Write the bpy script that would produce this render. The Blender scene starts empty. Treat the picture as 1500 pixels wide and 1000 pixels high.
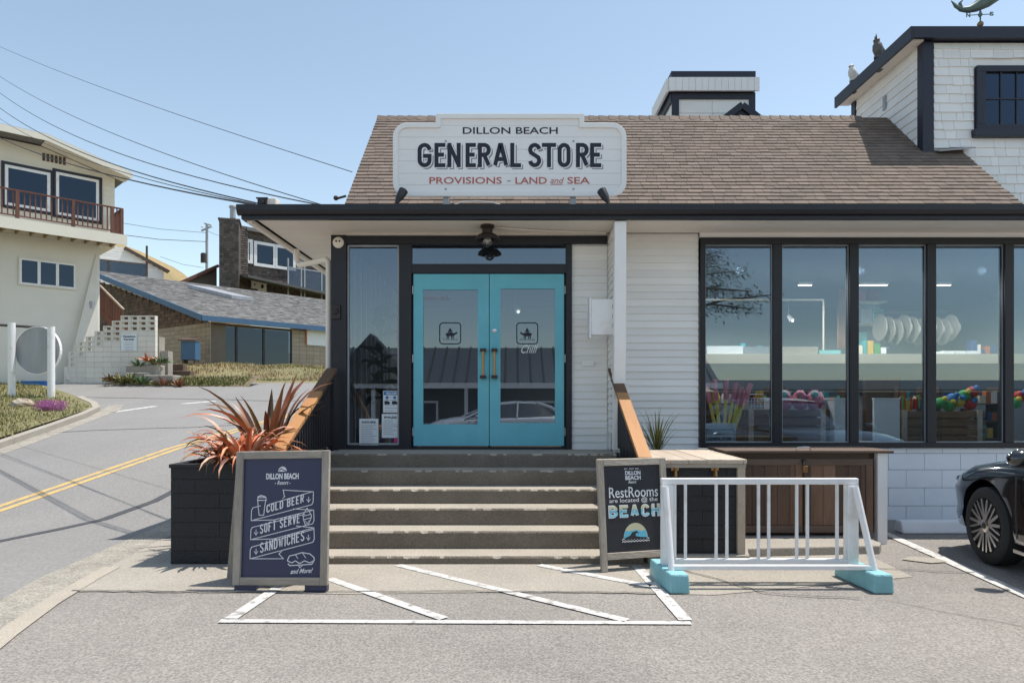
import bpy, bmesh, math, random
from mathutils import Vector, Matrix
random.seed(7)
scene = bpy.context.scene
R = math.radians
COL = scene.collection

# ------------------------------------------------------------------ camera
CAM_Z = 1.36
cam_d = bpy.data.cameras.new('camera')
cam = bpy.data.objects.new('camera', cam_d)
COL.objects.link(cam)
cam.location = (0, 0, CAM_Z)
cam.rotation_euler = (R(90), 0, 0)
cam_d.lens = 24; cam_d.sensor_width = 36
cam_d.shift_y = 0.0567
cam_d.clip_start = 0.05; cam_d.clip_end = 3000
scene.camera = cam

# ------------------------------------------------------------------ sky + sun
SUN = Vector((0.33, 0.11, 1.0)).normalized()
sun_el = math.asin(SUN.z)
sun_az = math.atan2(SUN.x, SUN.y)
w = bpy.data.worlds.new('World'); scene.world = w; w.use_nodes = True
nt = w.node_tree; nt.nodes.clear()
sky = nt.nodes.new('ShaderNodeTexSky'); sky.sky_type = 'NISHITA'; sky.sun_disc = False
sky.sun_elevation = sun_el; sky.sun_rotation = sun_az
sky.air_density = 1.0; sky.dust_density = 0.5; sky.ozone_density = 0.8; sky.altitude = 0
bg = nt.nodes.new('ShaderNodeBackground'); bg.inputs['Strength'].default_value = 0.138
wo = nt.nodes.new('ShaderNodeOutputWorld')
hs = nt.nodes.new('ShaderNodeHueSaturation'); hs.inputs['Saturation'].default_value = .92; nt.links.new(sky.outputs[0], hs.inputs['Color']); tn = nt.nodes.new('ShaderNodeMix'); tn.data_type = 'RGBA'; tn.blend_type = 'MULTIPLY'; tn.inputs['Factor'].default_value = 1; tn.inputs['B'].default_value = (1.05, 1.01, .89, 1); nt.links.new(hs.outputs[0], tn.inputs['A']); nt.links.new(tn.outputs['Result'], bg.inputs['Color']); nt.links.new(bg.outputs[0], wo.inputs['Surface'])
sl = bpy.data.lights.new('sun', 'SUN'); sl.energy = 3.35; sl.angle = R(0.53); sl.color = (1.0, 0.955, 0.89)
so = bpy.data.objects.new('sun', sl); COL.objects.link(so)
so.rotation_euler = SUN.to_track_quat('Z', 'Y').to_euler(); so.location = (8, 3, 25)
vs = scene.view_settings
scene.display_settings.display_device = 'sRGB'
vs.view_transform = 'Standard'; vs.look = 'None'; vs.gamma = 1; vs.use_curve_mapping = False
vs.exposure = 0.66
scene.cycles.max_bounces = 8; scene.cycles.transparent_max_bounces = 16
scene.cycles.use_denoising = True

# ------------------------------------------------------------------ helpers
def P(px, py, d):
    """world point seen at a place of the photograph, d metres in front of the camera"""
    return Vector(((px - 750) * d / 1000, d, CAM_Z + (585 - py) * d / 1000))
TP = [(-600, -2.5), (-60, -2.5), (-20, -1.0), (-4, 0), (7.7, 0), (9, .15), (12, .5), (27, 2.2), (35, 2.9), (60, 4.0), (900, 4.0)]
def T(y):
    for (a, za), (b, zb) in zip(TP, TP[1:]):
        if y <= b: return za + (zb - za) * (y - a) / (b - a)
    return TP[-1][1]

ORG = {}
def tag(o, label=None, cat=None, group=None, kind=None):
    if label: o['label'] = label
    if cat: o['category'] = cat
    if group: o['group'] = group
    if kind: o['kind'] = kind
    return o
def thing(name, loc, label, cat, group=None, rotz=0):
    o = bpy.data.objects.new(name, None); COL.objects.link(o)
    o.empty_display_size = .1
    o.location = loc; o.rotation_euler = (0, 0, rotz)
    ORG[o.name] = Vector(loc) if rotz == 0 else Vector((0, 0, 0))
    return tag(o, label, cat, group)
def org(o):
    return ORG.get(o.name, Vector((0, 0, 0))) if o else Vector((0, 0, 0))

class Frame:
    """a vertical plane: origin, direction u along it (to the right), depth v (away from the camera)"""
    def __init__(s, ox, oy, ux, uy):
        l = math.hypot(ux, uy); s.o = Vector((ox, oy, 0)); s.u = Vector((ux / l, uy / l, 0)); s.v = Vector((-uy / l, ux / l, 0))
    def w(s, p): return s.o + s.u * p[0] + s.v * p[1] + Vector((0, 0, p[2]))
    def pix(s, px, py, dep=0):
        k = (px - 750) / 1000; o = s.o + s.v * dep
        a = (k * o.y - o.x) / (s.u.x - k * s.u.y)
        Y = o.y + a * s.u.y
        return a, CAM_Z + (585 - py) * Y / 1000

class MB:
    def __init__(s, fr=None): s.v = []; s.f = []; s.fr = fr
    def add(s, vs_, fs):
        n = len(s.v)
        s.v += [s.fr.w(p) for p in vs_] if s.fr else [Vector(p) for p in vs_]
        s.f += [tuple(i + n for i in f) for f in fs]; return s
    def box(s, x0, x1, y0, y1, z0, z1):
        return s.hexa([(x0, y0, z0), (x1, y0, z0), (x1, y1, z0), (x0, y1, z0), (x0, y0, z1), (x1, y0, z1), (x1, y1, z1), (x0, y1, z1)])
    def hexa(s, p):
        return s.add(p, [(0, 3, 2, 1), (4, 5, 6, 7), (0, 1, 5, 4), (1, 2, 6, 5), (2, 3, 7, 6), (3, 0, 4, 7)])
    def beam(s, p0, p1, wd, ht, up=(0, 0, 1)):
        p0 = Vector(p0); p1 = Vector(p1); d = (p1 - p0).normalized(); sd = d.cross(Vector(up))
        if sd.length < 1e-4: sd = d.cross(Vector((0, 1, 0)))
        sd.normalize(); u = sd.cross(d); a = sd * wd / 2; b = u * ht / 2
        return s.hexa([p0 - a - b, p0 + a - b, p1 + a - b, p1 - a - b, p0 - a + b, p0 + a + b, p1 + a + b, p1 - a + b])
    def prism(s, poly, c0, c1, ax='xz'):
        n = len(poly)
        def m(q, c): return (q[0], c, q[1]) if ax == 'xz' else ((q[0], q[1], c) if ax == 'xy' else (c, q[0], q[1]))
        return s.add([m(q, c0) for q in poly] + [m(q, c1) for q in poly],
                     [tuple(range(n)), tuple(range(2 * n - 1, n - 1, -1))] + [(i, (i + 1) % n, n + (i + 1) % n, n + i) for i in range(n)])
    def tube(s, pts, r, n=8, cap=True):
        pts = [Vector(p) for p in pts]; rs = r if isinstance(r, (list, tuple)) else [r] * len(pts)
        V = []; F = []; prev = None
        for i, p in enumerate(pts):
            d = (pts[min(i + 1, len(pts) - 1)] - pts[max(i - 1, 0)]).normalized()
            a = prev if prev is not None else (Vector((0, 0, 1)) if abs(d.z) < .9 else Vector((0, 1, 0)))
            a = (a - d * a.dot(d)).normalized(); prev = a; b = d.cross(a)
            for k in range(n):
                t = 2 * math.pi * k / n; V.append(p + (a * math.cos(t) + b * math.sin(t)) * rs[i])
        for i in range(len(pts) - 1):
            for k in range(n):
                F.append((i * n + k, i * n + (k + 1) % n, (i + 1) * n + (k + 1) % n, (i + 1) * n + k))
        if cap: F.append(tuple(range(n - 1, -1, -1))); F.append(tuple((len(pts) - 1) * n + k for k in range(n)))
        return s.add(V, F)
    def lathe(s, c, prof, n=16, axis='z'):
        V = []; F = []; c = Vector(c)
        for r, h in prof:
            for k in range(n):
                t = 2 * math.pi * k / n; a, b = r * math.cos(t), r * math.sin(t)
                V.append(c + (Vector((a, b, h)) if axis == 'z' else (Vector((a, h, b)) if axis == 'y' else Vector((h, a, b)))))
        m = len(prof)
        for i in range(m - 1):
            for k in range(n): F.append((i * n + k, i * n + (k + 1) % n, (i + 1) * n + (k + 1) % n, (i + 1) * n + k))
        F.append(tuple(range(n - 1, -1, -1))); F.append(tuple((m - 1) * n + k for k in range(n)))
        return s.add(V, F)
    def ball(s, c, r, n=12, m=8, jit=0):
        r = r if isinstance(r, (tuple, list)) else (r, r, r); V = []; F = []; c = Vector(c)
        for i in range(m + 1):
            ph = math.pi * i / m
            for k in range(n):
                t = 2 * math.pi * k / n; j = 1 + random.uniform(-jit, jit)
                V.append(c + Vector((r[0] * math.sin(ph) * math.cos(t) * j, r[1] * math.sin(ph) * math.sin(t) * j, r[2] * math.cos(ph) * j)))
        for i in range(m):
            for k in range(n): F.append((i * n + k, i * n + (k + 1) % n, (i + 1) * n + (k + 1) % n, (i + 1) * n + k))
        return s.add(V, F)
    def build(s, name, mat, parent=None, smooth=False, bevel=0, kind=None, merge=False):
        o0 = org(parent)
        me = bpy.data.meshes.new(name)
        me.from_pydata([tuple(v - o0) for v in s.v], [], s.f)
        if len(s.v) < 60000:
            bm = bmesh.new(); bm.from_mesh(me)
            if merge: bmesh.ops.remove_doubles(bm, verts=bm.verts, dist=1e-5)
            bmesh.ops.recalc_face_normals(bm, faces=bm.faces); bm.to_mesh(me); bm.free()
        if mat: me.materials.append(mat)
        if smooth:
            me.polygons.foreach_set('use_smooth', [True] * len(me.polygons))
        o = bpy.data.objects.new(name, me); COL.objects.link(o)
        if parent: o.parent = parent; ORG[o.name] = o0
        if bevel:
            b = o.modifiers.new('bevel', 'BEVEL'); b.width = bevel; b.segments = 2; b.limit_method = 'ANGLE'; b.angle_limit = R(40)
        if smooth:
            try: me.set_sharp_from_angle(angle=R(42))
            except Exception: pass
        if kind: o['kind'] = kind
        return o

def piece(name, me, loc, parent, rot=(0, 0, 0), scale=(1, 1, 1)):
    """one more object sharing a mesh; loc in world coordinates"""
    o = bpy.data.objects.new(name, me); COL.objects.link(o)
    o.location = Vector(loc) - org(parent); o.rotation_euler = rot; o.scale = scale
    if parent: o.parent = parent
    return o
def copy_tree(o, parent=None):
    c = o.copy(); COL.objects.link(c)
    if parent: c.parent = parent
    ORG[c.name] = org(o)
    for ch in list(o.children): copy_tree(ch, c)
    return c

# 2-d drawing on a plane: origin, u (right), v (up), n (towards the viewer)
class Plane:
    def __init__(s, o, u, v):
        s.o = Vector(o); s.u = Vector(u).normalized(); s.v = Vector(v).normalized(); s.n = s.u.cross(s.v)
    def p(s, a, b, c=0): return s.o + s.u * a + s.v * b + s.n * c
def extrude2d(pl, poly, c0, c1, mb=None):
    mb = mb or MB(); n = len(poly)
    mb.add([pl.p(a, b, c0) for a, b in poly] + [pl.p(a, b, c1) for a, b in poly],
           [tuple(range(n)), tuple(range(2 * n - 1, n - 1, -1))] + [(i, (i + 1) % n, n + (i + 1) % n, n + i) for i in range(n)])
    return mb
def ribbon(pl, pts, wd, c0, c1, closed=False, mb=None):
    mb = mb or MB(); n = len(pts); L = []
    for i in range(n):
        p = Vector(pts[i])
        a = Vector(pts[(i - 1) % n]) if (closed or i > 0) else None
        b = Vector(pts[(i + 1) % n]) if (closed or i < n - 1) else None
        d0 = (p - a).normalized() if a is not None else None
        d1 = (b - p).normalized() if b is not None else None
        if d0 is None: d0 = d1
        if d1 is None: d1 = d0
        n0 = Vector((-d0.y, d0.x)); n1 = Vector((-d1.y, d1.x)); m = n0 + n1
        if m.length < .3: m = n0
        m.normalize(); k = min(1 / max(m.dot(n0), .35), 2.2)
        L.append((p + m * k * wd / 2, p - m * k * wd / 2))
    V = []
    for a, b in L: V += [pl.p(a.x, a.y, c0), pl.p(b.x, b.y, c0), pl.p(b.x, b.y, c1), pl.p(a.x, a.y, c1)]
    F = []
    for i in range(n if closed else n - 1):
        j = (i + 1) % n
        for k in range(4): F.append((i * 4 + k, i * 4 + (k + 1) % 4, j * 4 + (k + 1) % 4, j * 4 + k))
    if not closed: F += [(0, 1, 2, 3), tuple(4 * (n - 1) + k for k in (3, 2, 1, 0))]
    mb.add(V, F); return mb
TXT = {}
def text_geo(body, bold=0.0, spacing=1.0):
    key = (body, bold, spacing)
    if key not in TXT:
        cu = bpy.data.curves.new('lettering', 'FONT'); cu.body = body; cu.size = 1; cu.offset = bold
        cu.space_character = spacing; cu.resolution_u = 3
        ob = bpy.data.objects.new('lettering', cu); COL.objects.link(ob)
        dg = bpy.context.evaluated_depsgraph_get(); ev = ob.evaluated_get(dg); me = ev.to_mesh()
        V = [(v.co.x, v.co.y) for v in me.vertices]; F = [tuple(p.vertices) for p in me.polygons]
        ev.to_mesh_clear(); bpy.data.objects.remove(ob); bpy.data.curves.remove(cu)
        TXT[key] = (V, F)
    return TXT[key]
def text(body, pl, x0, x1, y0, y1, c, mat, parent, bold=.02, shear=0, skew=0, name='lettering', spacing=1.0, shift=(0, 0)):
    """flat lettering scaled to fill x0..x1, y0..y1 of a plane; skew lifts it to the right"""
    V, F = text_geo(body, bold, spacing)
    ax = min(v[0] for v in V); bx = max(v[0] for v in V); ay = min(v[1] for v in V); by = max(v[1] for v in V)
    mb = MB(); out = []
    for x, y in V:
        u = (x - ax) / (bx - ax); t = (y - ay) / (by - ay)
        X = x0 + (x1 - x0) * u + shear * (y1 - y0) * (t - .5) + shift[0]; Y = y0 + (y1 - y0) * t + skew * (X - x0) + shift[1]
        out.append(pl.p(X, Y, c))
    mb.v = out; mb.f = F
    o0 = org(parent); me = bpy.data.meshes.new(name)
    me.from_pydata([tuple(v - o0) for v in out], [], F); me.materials.append(mat)
    o = bpy.data.objects.new(name, me); COL.objects.link(o)
    if parent: o.parent = parent
    return o
def _arc(cx, cy, rx_, ry_, t0, t1, n=6): return [(cx + rx_ * math.cos(R(t0 + (t1 - t0) * i / n)), cy + ry_ * math.sin(R(t0 + (t1 - t0) * i / n))) for i in range(n + 1)]
_O = _arc(.5, .75, .5, .25, 0, 180, 8) + _arc(.5, .25, .5, .25, 180, 360, 8)
GL = {'A': [[(0, 0), (.44, 1), (.56, 1), (1, 0)], [(.17, .3), (.83, .3)]], 'B': [[(0, 0), (0, 1)], [(.1, 1), (.5, 1)] + _arc(.5, .77, .46, .23, 80, -80) + [(.5, .54), (.1, .54)], [(.5, .54)] + _arc(.5, .27, .5, .27, 80, -80) + [(.5, 0), (.1, 0)]],
 'C': [_arc(.5, .75, .5, .25, 0, 180, 8) + _arc(.5, .25, .5, .25, 180, 360, 8)], 'D': [[(0, 0), (0, 1)], [(.1, 1), (.45, 1)] + _arc(.45, .7, .55, .3, 80, 0) + _arc(.45, .3, .55, .3, 0, -80) + [(.45, 0), (.1, 0)]],
 'E': [[(1, 1), (0, 1), (0, 0), (1, 0)], [(0, .52), (.8, .52)]], 'F': [[(1, 1), (0, 1), (0, 0)], [(0, .52), (.8, .52)]], 'G': [_arc(.5, .75, .5, .25, 0, 180, 8) + _arc(.5, .25, .5, .25, 180, 360, 8) + [(1, .46), (.55, .46)]],
 'H': [[(0, 0), (0, 1)], [(1, 0), (1, 1)], [(0, .52), (1, .52)]], 'I': [[(.5, 0), (.5, 1)]], 'L': [[(0, 1), (0, 0), (1, 0)]], 'N': [[(0, 0), (0, 1)], [(0, 1), (1, 0)], [(1, 0), (1, 1)]],
 'O': [_O + [_O[0]]], 'R': [[(0, 0), (0, 1)], [(.1, 1), (.5, 1)] + _arc(.5, .76, .5, .24, 80, -80) + [(.5, .52), (.1, .52)], [(.52, .46), (1, 0)]],
 'S': [_arc(.5, .76, .5, .24, 8, 180, 7) + [(.1, .62), (.9, .38)] + _arc(.5, .24, .5, .24, 0, -172, 7)], 'T': [[(0, 1), (1, 1)], [(.5, 1), (.5, 0)]], 'V': [[(0, 1), (.45, 0), (.55, 0), (1, 1)]], 'W': [[(0, 1), (.25, 0), (.5, .85), (.75, 0), (1, 1)]]}
def strokes(body, pl, x0, x1, y0, y1, c, m, parent, th, skew=0, gap=.28, name='lettering', shift=(0, 0), cells=None, dep=.0012):
    """condensed block capitals drawn with strokes of one width"""
    wid_ = {'I': .35, ' ': .55, 'W': 1.35}
    if cells is None:
        tot = sum(wid_.get(ch, 1) for ch in body) + gap * (len(body) - 1); k = (x1 - x0) / tot; x = x0; cells = []
        for ch in body: w_ = wid_.get(ch, 1) * k; cells.append((x, x + w_)); x += w_ + gap * k
    mb = MB(); j = 0
    for ch, (a_, b_) in zip(body, cells):
        if ch == ' ': continue
        for pts in GL[ch]:
            q = []
            for px_, py_ in pts:
                X = a_ + th / 2 + (b_ - a_ - th) * px_; Y = y0 + th / 2 + (y1 - y0 - th) * py_
                if ch == 'I': X = (a_ + b_) / 2
                # square the stroke ends
                q.append([X, Y + skew * (X - x0)])
            if pts[0] != pts[-1]:
                for e0_, e1_ in ((0, 1), (-1, -2)):
                    dx, dy = q[e0_][0] - q[e1_][0], q[e0_][1] - q[e1_][1]; l_ = math.hypot(dx, dy)
                    if l_ > 0 and (abs(dx) < 1e-6 or abs(dy) < 1e-6 or ch in 'NAVW'): q[e0_] = [q[e0_][0] + dx / l_ * th * .5, q[e0_][1] + dy / l_ * th * .5] if ch not in 'NAVW' or abs(dx) < 1e-6 else q[e0_]
            q = [(x_ + shift[0], y_ + shift[1]) for x_, y_ in q]
            cc = c + .00025 * (j % 3); j += 1
            ribbon(pl, q, th, cc, cc + dep, False, mb)
    return mb.build(name, m, parent)
def disc(pl, a, b, ra, rb, c0, c1, n=24, mb=None, t0=0, t1=360):
    full = (t1 - t0) >= 360; k = n if full else n + 1
    return extrude2d(pl, [(a + ra * math.cos(R(t0 + (t1 - t0) * i / n)), b + rb * math.sin(R(t0 + (t1 - t0) * i / n))) for i in range(k)], c0, c1, mb)
def clip_strip(poly, z0, z1):
    """the part of a 2-d polygon between two heights"""
    def cut(pl_, z, keep_up):
        out = []
        for i in range(len(pl_)):
            a, b = pl_[i], pl_[(i + 1) % len(pl_)]
            ia = (a[1] >= z) == keep_up or a[1] == z; ib = (b[1] >= z) == keep_up or b[1] == z
            if ia: out.append(a)
            if ia != ib:
                t = (z - a[1]) / (b[1] - a[1]); out.append((a[0] + (b[0] - a[0]) * t, z))
        return out
    return cut(cut(poly, z0, True), z1, False)

# ------------------------------------------------------------------ materials
MATS = {}
def mat(name, base, rough=.8, var=.12, scale=3, stretch=(1, 1, 1), bump=.0, bscale=60, pvar=0.0, hue=None, hueamt=0, metal=0, spec=.5, space='world', coat=0, fine=0.0, hth=.42):
    if name in MATS: return MATS[name]
    m = bpy.data.materials.new(name); m.use_nodes = True; N = m.node_tree.nodes; L = m.node_tree.links; N.clear()
    out = N.new('ShaderNodeOutputMaterial'); bs = N.new('ShaderNodeBsdfPrincipled'); L.new(bs.outputs[0], out.inputs[0])
    bs.inputs['Roughness'].default_value = rough; bs.inputs['Metallic'].default_value = metal
    bs.inputs['Specular IOR Level'].default_value = spec; bs.inputs['Coat Weight'].default_value = coat
    if coat: bs.inputs['Coat Roughness'].default_value = .02
    if space == 'world': src = N.new('ShaderNodeNewGeometry').outputs['Position']
    else: src = N.new('ShaderNodeTexCoord').outputs['Object']
    mp = N.new('ShaderNodeMapping'); mp.inputs['Scale'].default_value = stretch; L.new(src, mp.inputs[0])
    n1 = N.new('ShaderNodeTexNoise'); n1.inputs['Scale'].default_value = scale; n1.inputs['Detail'].default_value = 6; n1.inputs['Roughness'].default_value = .65
    L.new(mp.outputs[0], n1.inputs['Vector'])
    val = n1.outputs['Fac']
    def mth(op, a, b, clamp=False):
        k = N.new('ShaderNodeMath'); k.operation = op; k.use_clamp = clamp
        for i, x in enumerate((a, b)):
            if isinstance(x, (int, float)): k.inputs[i].default_value = x
            else: L.new(x, k.inputs[i])
        return k.outputs[0]
    f = mth('ADD', mth('MULTIPLY', mth('SUBTRACT', val, .5), var * 4), 1.0)
    if fine:
        n3 = N.new('ShaderNodeTexNoise'); n3.inputs['Scale'].default_value = bscale; n3.inputs['Detail'].default_value = 3
        L.new(mp.outputs[0], n3.inputs['Vector'])
        f = mth('MULTIPLY', f, mth('ADD', mth('MULTIPLY', mth('SUBTRACT', n3.outputs['Fac'], .5), fine * 4), 1.0))
    if pvar:
        oi = N.new('ShaderNodeObjectInfo'); ge = N.new('ShaderNodeNewGeometry')
        r = mth('FRACT', mth('ADD', oi.outputs['Random'], ge.outputs['Random Per Island']), 0)
        f = mth('MULTIPLY', f, mth('ADD', mth('MULTIPLY', mth('SUBTRACT', r, .5), pvar * 2), 1.0))
    vm = N.new('ShaderNodeVectorMath'); vm.operation = 'SCALE'
    if hue:
        n2 = N.new('ShaderNodeTexNoise'); n2.inputs['Scale'].default_value = scale * .37; n2.inputs['Detail'].default_value = 5
        L.new(mp.outputs[0], n2.inputs['Vector'])
        mx = N.new('ShaderNodeMix'); mx.data_type = 'RGBA'
        mx.inputs['A'].default_value = (*base, 1); mx.inputs['B'].default_value = (*hue, 1)
        fac = mth('MULTIPLY', mth('SUBTRACT', n2.outputs['Fac'], hth), hueamt * 5, True)
        L.new(fac, mx.inputs['Factor']); L.new(mx.outputs['Result'], vm.inputs[0])
    else: vm.inputs[0].default_value = base
    L.new(f, vm.inputs['Scale']); L.new(vm.outputs[0], bs.inputs['Base Color'])
    if bump:
        nb = N.new('ShaderNodeTexNoise'); nb.inputs['Scale'].default_value = bscale; nb.inputs['Detail'].default_value = 4
        L.new(mp.outputs[0], nb.inputs['Vector'])
        b = N.new('ShaderNodeBump'); b.inputs['Strength'].default_value = bump; b.inputs['Distance'].default_value = .02
        L.new(nb.outputs['Fac'], b.inputs['Height']); L.new(b.outputs[0], bs.inputs['Normal'])
    MATS[name] = m; return m
def glass(name, tint, refl=.2, gcol=(1, 1, 1)):
    m = bpy.data.materials.new(name); m.use_nodes = True; N = m.node_tree.nodes; L = m.node_tree.links; N.clear()
    out = N.new('ShaderNodeOutputMaterial'); mx = N.new('ShaderNodeMixShader')
    tr = N.new('ShaderNodeBsdfTransparent'); tr.inputs[0].default_value = (*tint, 1)
    gl = N.new('ShaderNodeBsdfGlossy'); gl.inputs['Roughness'].default_value = 0.0; gl.inputs['Color'].default_value = (*gcol, 1)
    fr = N.new('ShaderNodeFresnel'); fr.inputs[0].default_value = 1.5
    k = N.new('ShaderNodeMath'); k.operation = 'ADD'; k.use_clamp = True; L.new(fr.outputs[0], k.inputs[0]); k.inputs[1].default_value = refl
    L.new(k.outputs[0], mx.inputs[0]); L.new(tr.outputs[0], mx.inputs[1]); L.new(gl.outputs[0], mx.inputs[2]); L.new(mx.outputs[0], out.inputs[0])
    MATS[name] = m; return m
def lampmat(name, col, st):
    m = bpy.data.materials.new(name); m.use_nodes = True; N = m.node_tree.nodes
    b = N['Principled BSDF']; b.inputs['Emission Color'].default_value = (*col, 1); b.inputs['Emission Strength'].default_value = st
    return m

M_white = mat('white_paint', (.86, .84, .82), .55, .03, 2, bump=.06, bscale=30, hue=(.76, .73, .69), hueamt=.15)
M_whiteb = mat('white_siding_paint', (.86, .84, .81), .5, .05, 3.5, bump=.10, bscale=25, pvar=.05, hue=(.76, .73, .68), hueamt=.3, hth=.5, stretch=(.4, 1, 1))
M_block = mat('white_block_paint', (.82, .83, .86), .6, .04, 3, bump=.12, bscale=90, pvar=.03)
M_soffit = mat('cream_soffit_paint', (.82, .75, .66), .6, .04, 2, pvar=.02)
M_black = mat('black_trim_paint', (.012, .012, .017), .45, .15, 4, bump=.05)
M_navy = mat('navy_trim_paint', (.016, .018, .032), .5, .12, 4, bump=.04)
M_teal = mat('teal_door_paint', (.135, .46, .55), .45, .07, 3.5, bump=.10, hue=(.16, .50, .58), hueamt=.2)
M_stain = mat('oil_stained_asphalt', (.20, .185, .17), .85, .14, 5, bump=.5, bscale=75, hue=(.255, .235, .215), hueamt=.9, fine=.3, hth=.5)
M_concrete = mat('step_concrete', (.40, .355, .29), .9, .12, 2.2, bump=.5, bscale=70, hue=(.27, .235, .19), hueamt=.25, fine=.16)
M_riser = mat('shaded_riser_concrete', (.185, .155, .12), .95, .16, 4, bump=.6, bscale=70, hue=(.26, .22, .17), hueamt=.3, fine=.2)  # shade of the risers put into the colour, darker than the treads
M_apron = mat('apron_concrete', (.35, .315, .265), .92, .10, 1.6, bump=.4, bscale=60, hue=(.30, .27, .23), hueamt=.3, fine=.22)
M_lot = mat('worn_asphalt', (.272, .247, .222), .93, .12, 1.2, bump=.6, bscale=75, hue=(.205, .19, .175), hueamt=.6, fine=.42, hth=.47)
M_road = mat('road_asphalt', (.225, .215, .205), .9, .08, .8, bump=.4, bscale=60, hue=(.25, .24, .225), hueamt=.3, fine=.2, stretch=(1, .35, 1))
M_tar = mat('tar_seam', (.06, .06, .065), .7, .2, 9)
M_gravel = mat('gravel_edge', (.34, .31, .26), .95, .2, 7, bump=.8, bscale=60, hue=(.18, .17, .15), hueamt=.3, fine=.4)
M_line = mat('white_road_paint', (.58, .56, .53), .85, .08, 38, bump=.4, bscale=90, hue=(.27, .25, .23), hueamt=1.2, fine=.2, hth=.53)
M_yellow = mat('yellow_road_paint', (.56, .38, .14), .8, .12, 22, bump=.3, bscale=90, hue=(.30, .25, .17), hueamt=.8, hth=.5)
M_shingle = mat('brown_roof_shingle', (.182, .140, .112), .9, .10, 3, bump=.5, bscale=120, pvar=.16, hue=(.15, .115, .10), hueamt=.25, fine=.1)
M_wshake = mat('white_wall_shake', (.84, .82, .79), .6, .03, 3, bump=.1, bscale=60, pvar=.04, stretch=(1, 1, .2))
M_board = mat('weathered_frame_wood', (.36, .315, .26), .8, .28, 9, stretch=(1, 1, .18), bump=.4, bscale=70, hue=(.25, .21, .17), hueamt=.4, fine=.1)
M_boardh = mat('weathered_frame_wood_across', (.36, .315, .26), .8, .28, 9, stretch=(.15, 1, 1), bump=.4, bscale=70, hue=(.25, .21, .17), hueamt=.4, fine=.1)
M_navyboard = mat('navy_sign_board', (.034, .036, .085), .35, .05, 3)
M_chalk = mat('black_chalk_board', (.022, .022, .027), .55, .3, 5, stretch=(1, 1, .6))
M_ink = mat('white_sign_ink', (.75, .75, .76), .7, .05, 40)
M_cedar = mat('orange_cedar_rail', (.43, .205, .075), .55, .15, 7, stretch=(1, .15, .3), bump=.15, bscale=60)
M_cedard = mat('dark_brown_rail', (.13, .065, .032), .6, .25, 8, stretch=(1, .15, .3), bump=.3)
M_brownwood = mat('brown_weathered_wood', (.15, .085, .052), .75, .32, 9, stretch=(1, 1, .12), bump=.5, bscale=60, pvar=.45, hue=(.07, .045, .035), hueamt=.5)
M_brownwoodh = mat('brown_weathered_wood_across', (.13, .085, .06), .75, .3, 7, stretch=(.15, 1, 1), bump=.4, bscale=60, pvar=.15)
M_palewood = mat('pale_lid_wood', (.50, .41, .32), .8, .15, 7, stretch=(1, .15, 1), bump=.25, pvar=.12, fine=.08)
M_rack = mat('white_rack_paint', (.82, .81, .80), .38, .04, 12, bump=.06, hue=(.60, .55, .48), hueamt=.8, hth=.56)
M_tblock = mat('turquoise_block_paint', (.24, .49, .53), .8, .12, 9, bump=.5, bscale=60, hue=(.48, .56, .54), hueamt=1.2, hth=.53)
M_brass = mat('worn_brass', (.42, .24, .10), .35, .15, 12, metal=.9)
M_iron = mat('dark_iron', (.06, .045, .04), .5, .2, 12, metal=.6)
M_chrome = mat('chrome', (.6, .6, .62), .2, .03, 8, metal=1)
M_galv = mat('galvanised_metal', (.36, .37, .39), .5, .2, 5, metal=.4, stretch=(1, 1, .3))
M_blockblack = mat('black_painted_block', (.013, .013, .016), .65, .2, 5, bump=.4, bscale=40, pvar=.04)
M_carp = mat('black_car_paint', (.006, .006, .008), .12, .0, 3, coat=1, spec=.6)
M_carw = mat('silver_car_paint', (.55, .56, .57), .3, .0, 3, coat=.8)
M_rub = mat('tyre_rubber', (.018, .018, .018), .75, .1, 20)
M_rim = mat('polished_rim', (.62, .60, .58), .22, .03, 8, metal=.95)
M_rimd = mat('dark_wheel_inside', (.03, .03, .034), .5, .1, 8)
M_cglass = glass('car_glass', (.08, .09, .1), .12)
M_glass = glass('shop_glass', (.80, .84, .86), .075, (.72, .86, 1.0))
M_dglass = glass('door_glass', (.58, .62, .66), .10, (.78, .88, 1.0))
M_hglass = glass('house_glass', (.25, .28, .32), .02, (.62, .78, 1))
M_inwall = mat('interior_wall_paint', (.20, .235, .27), .8, .03, 2)
M_infloor = mat('interior_floor', (.16, .12, .09), .6, .2, 3)
M_cream = mat('cream_house_paint', (.78, .73, .62), .75, .04, 1.2, bump=.1, bscale=20, hue=(.70, .66, .57), hueamt=.2)
M_creamblock = mat('cream_block_paint', (.72, .68, .60), .8, .05, 2, bump=.2, bscale=30, pvar=.05, hue=(.5, .47, .42), hueamt=.2)
M_greycream = mat('grey_house_wall', (.70, .66, .58), .8, .05, 1, hue=(.62, .59, .52), hueamt=.2)
M_redwood = mat('red_brown_stain', (.15, .060, .040), .7, .2, 6, stretch=(1, 1, .2), pvar=.15)
M_tanblock = mat('tan_concrete_block', (.36, .30, .235), .9, .06, 2, bump=.2, bscale=20, pvar=.10)
M_mortar = mat('mortar', (.16, .135, .11), .95, .1, 5)
M_gshingle = mat('grey_roof_shingle', (.165, .16, .155), .9, .1, 2, pvar=.35, bump=.3, bscale=30)
M_dshake = mat('weathered_dark_shake', (.115, .093, .080), .9, .18, 1.2, pvar=.35, bump=.3, bscale=20)
M_bshake = mat('brown_wall_shake', (.13, .085, .06), .9, .18, 1.2, pvar=.4, bump=.3, bscale=20)
M_blue = mat('blue_fascia_paint', (.055, .13, .24), .6, .08, 2)
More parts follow.
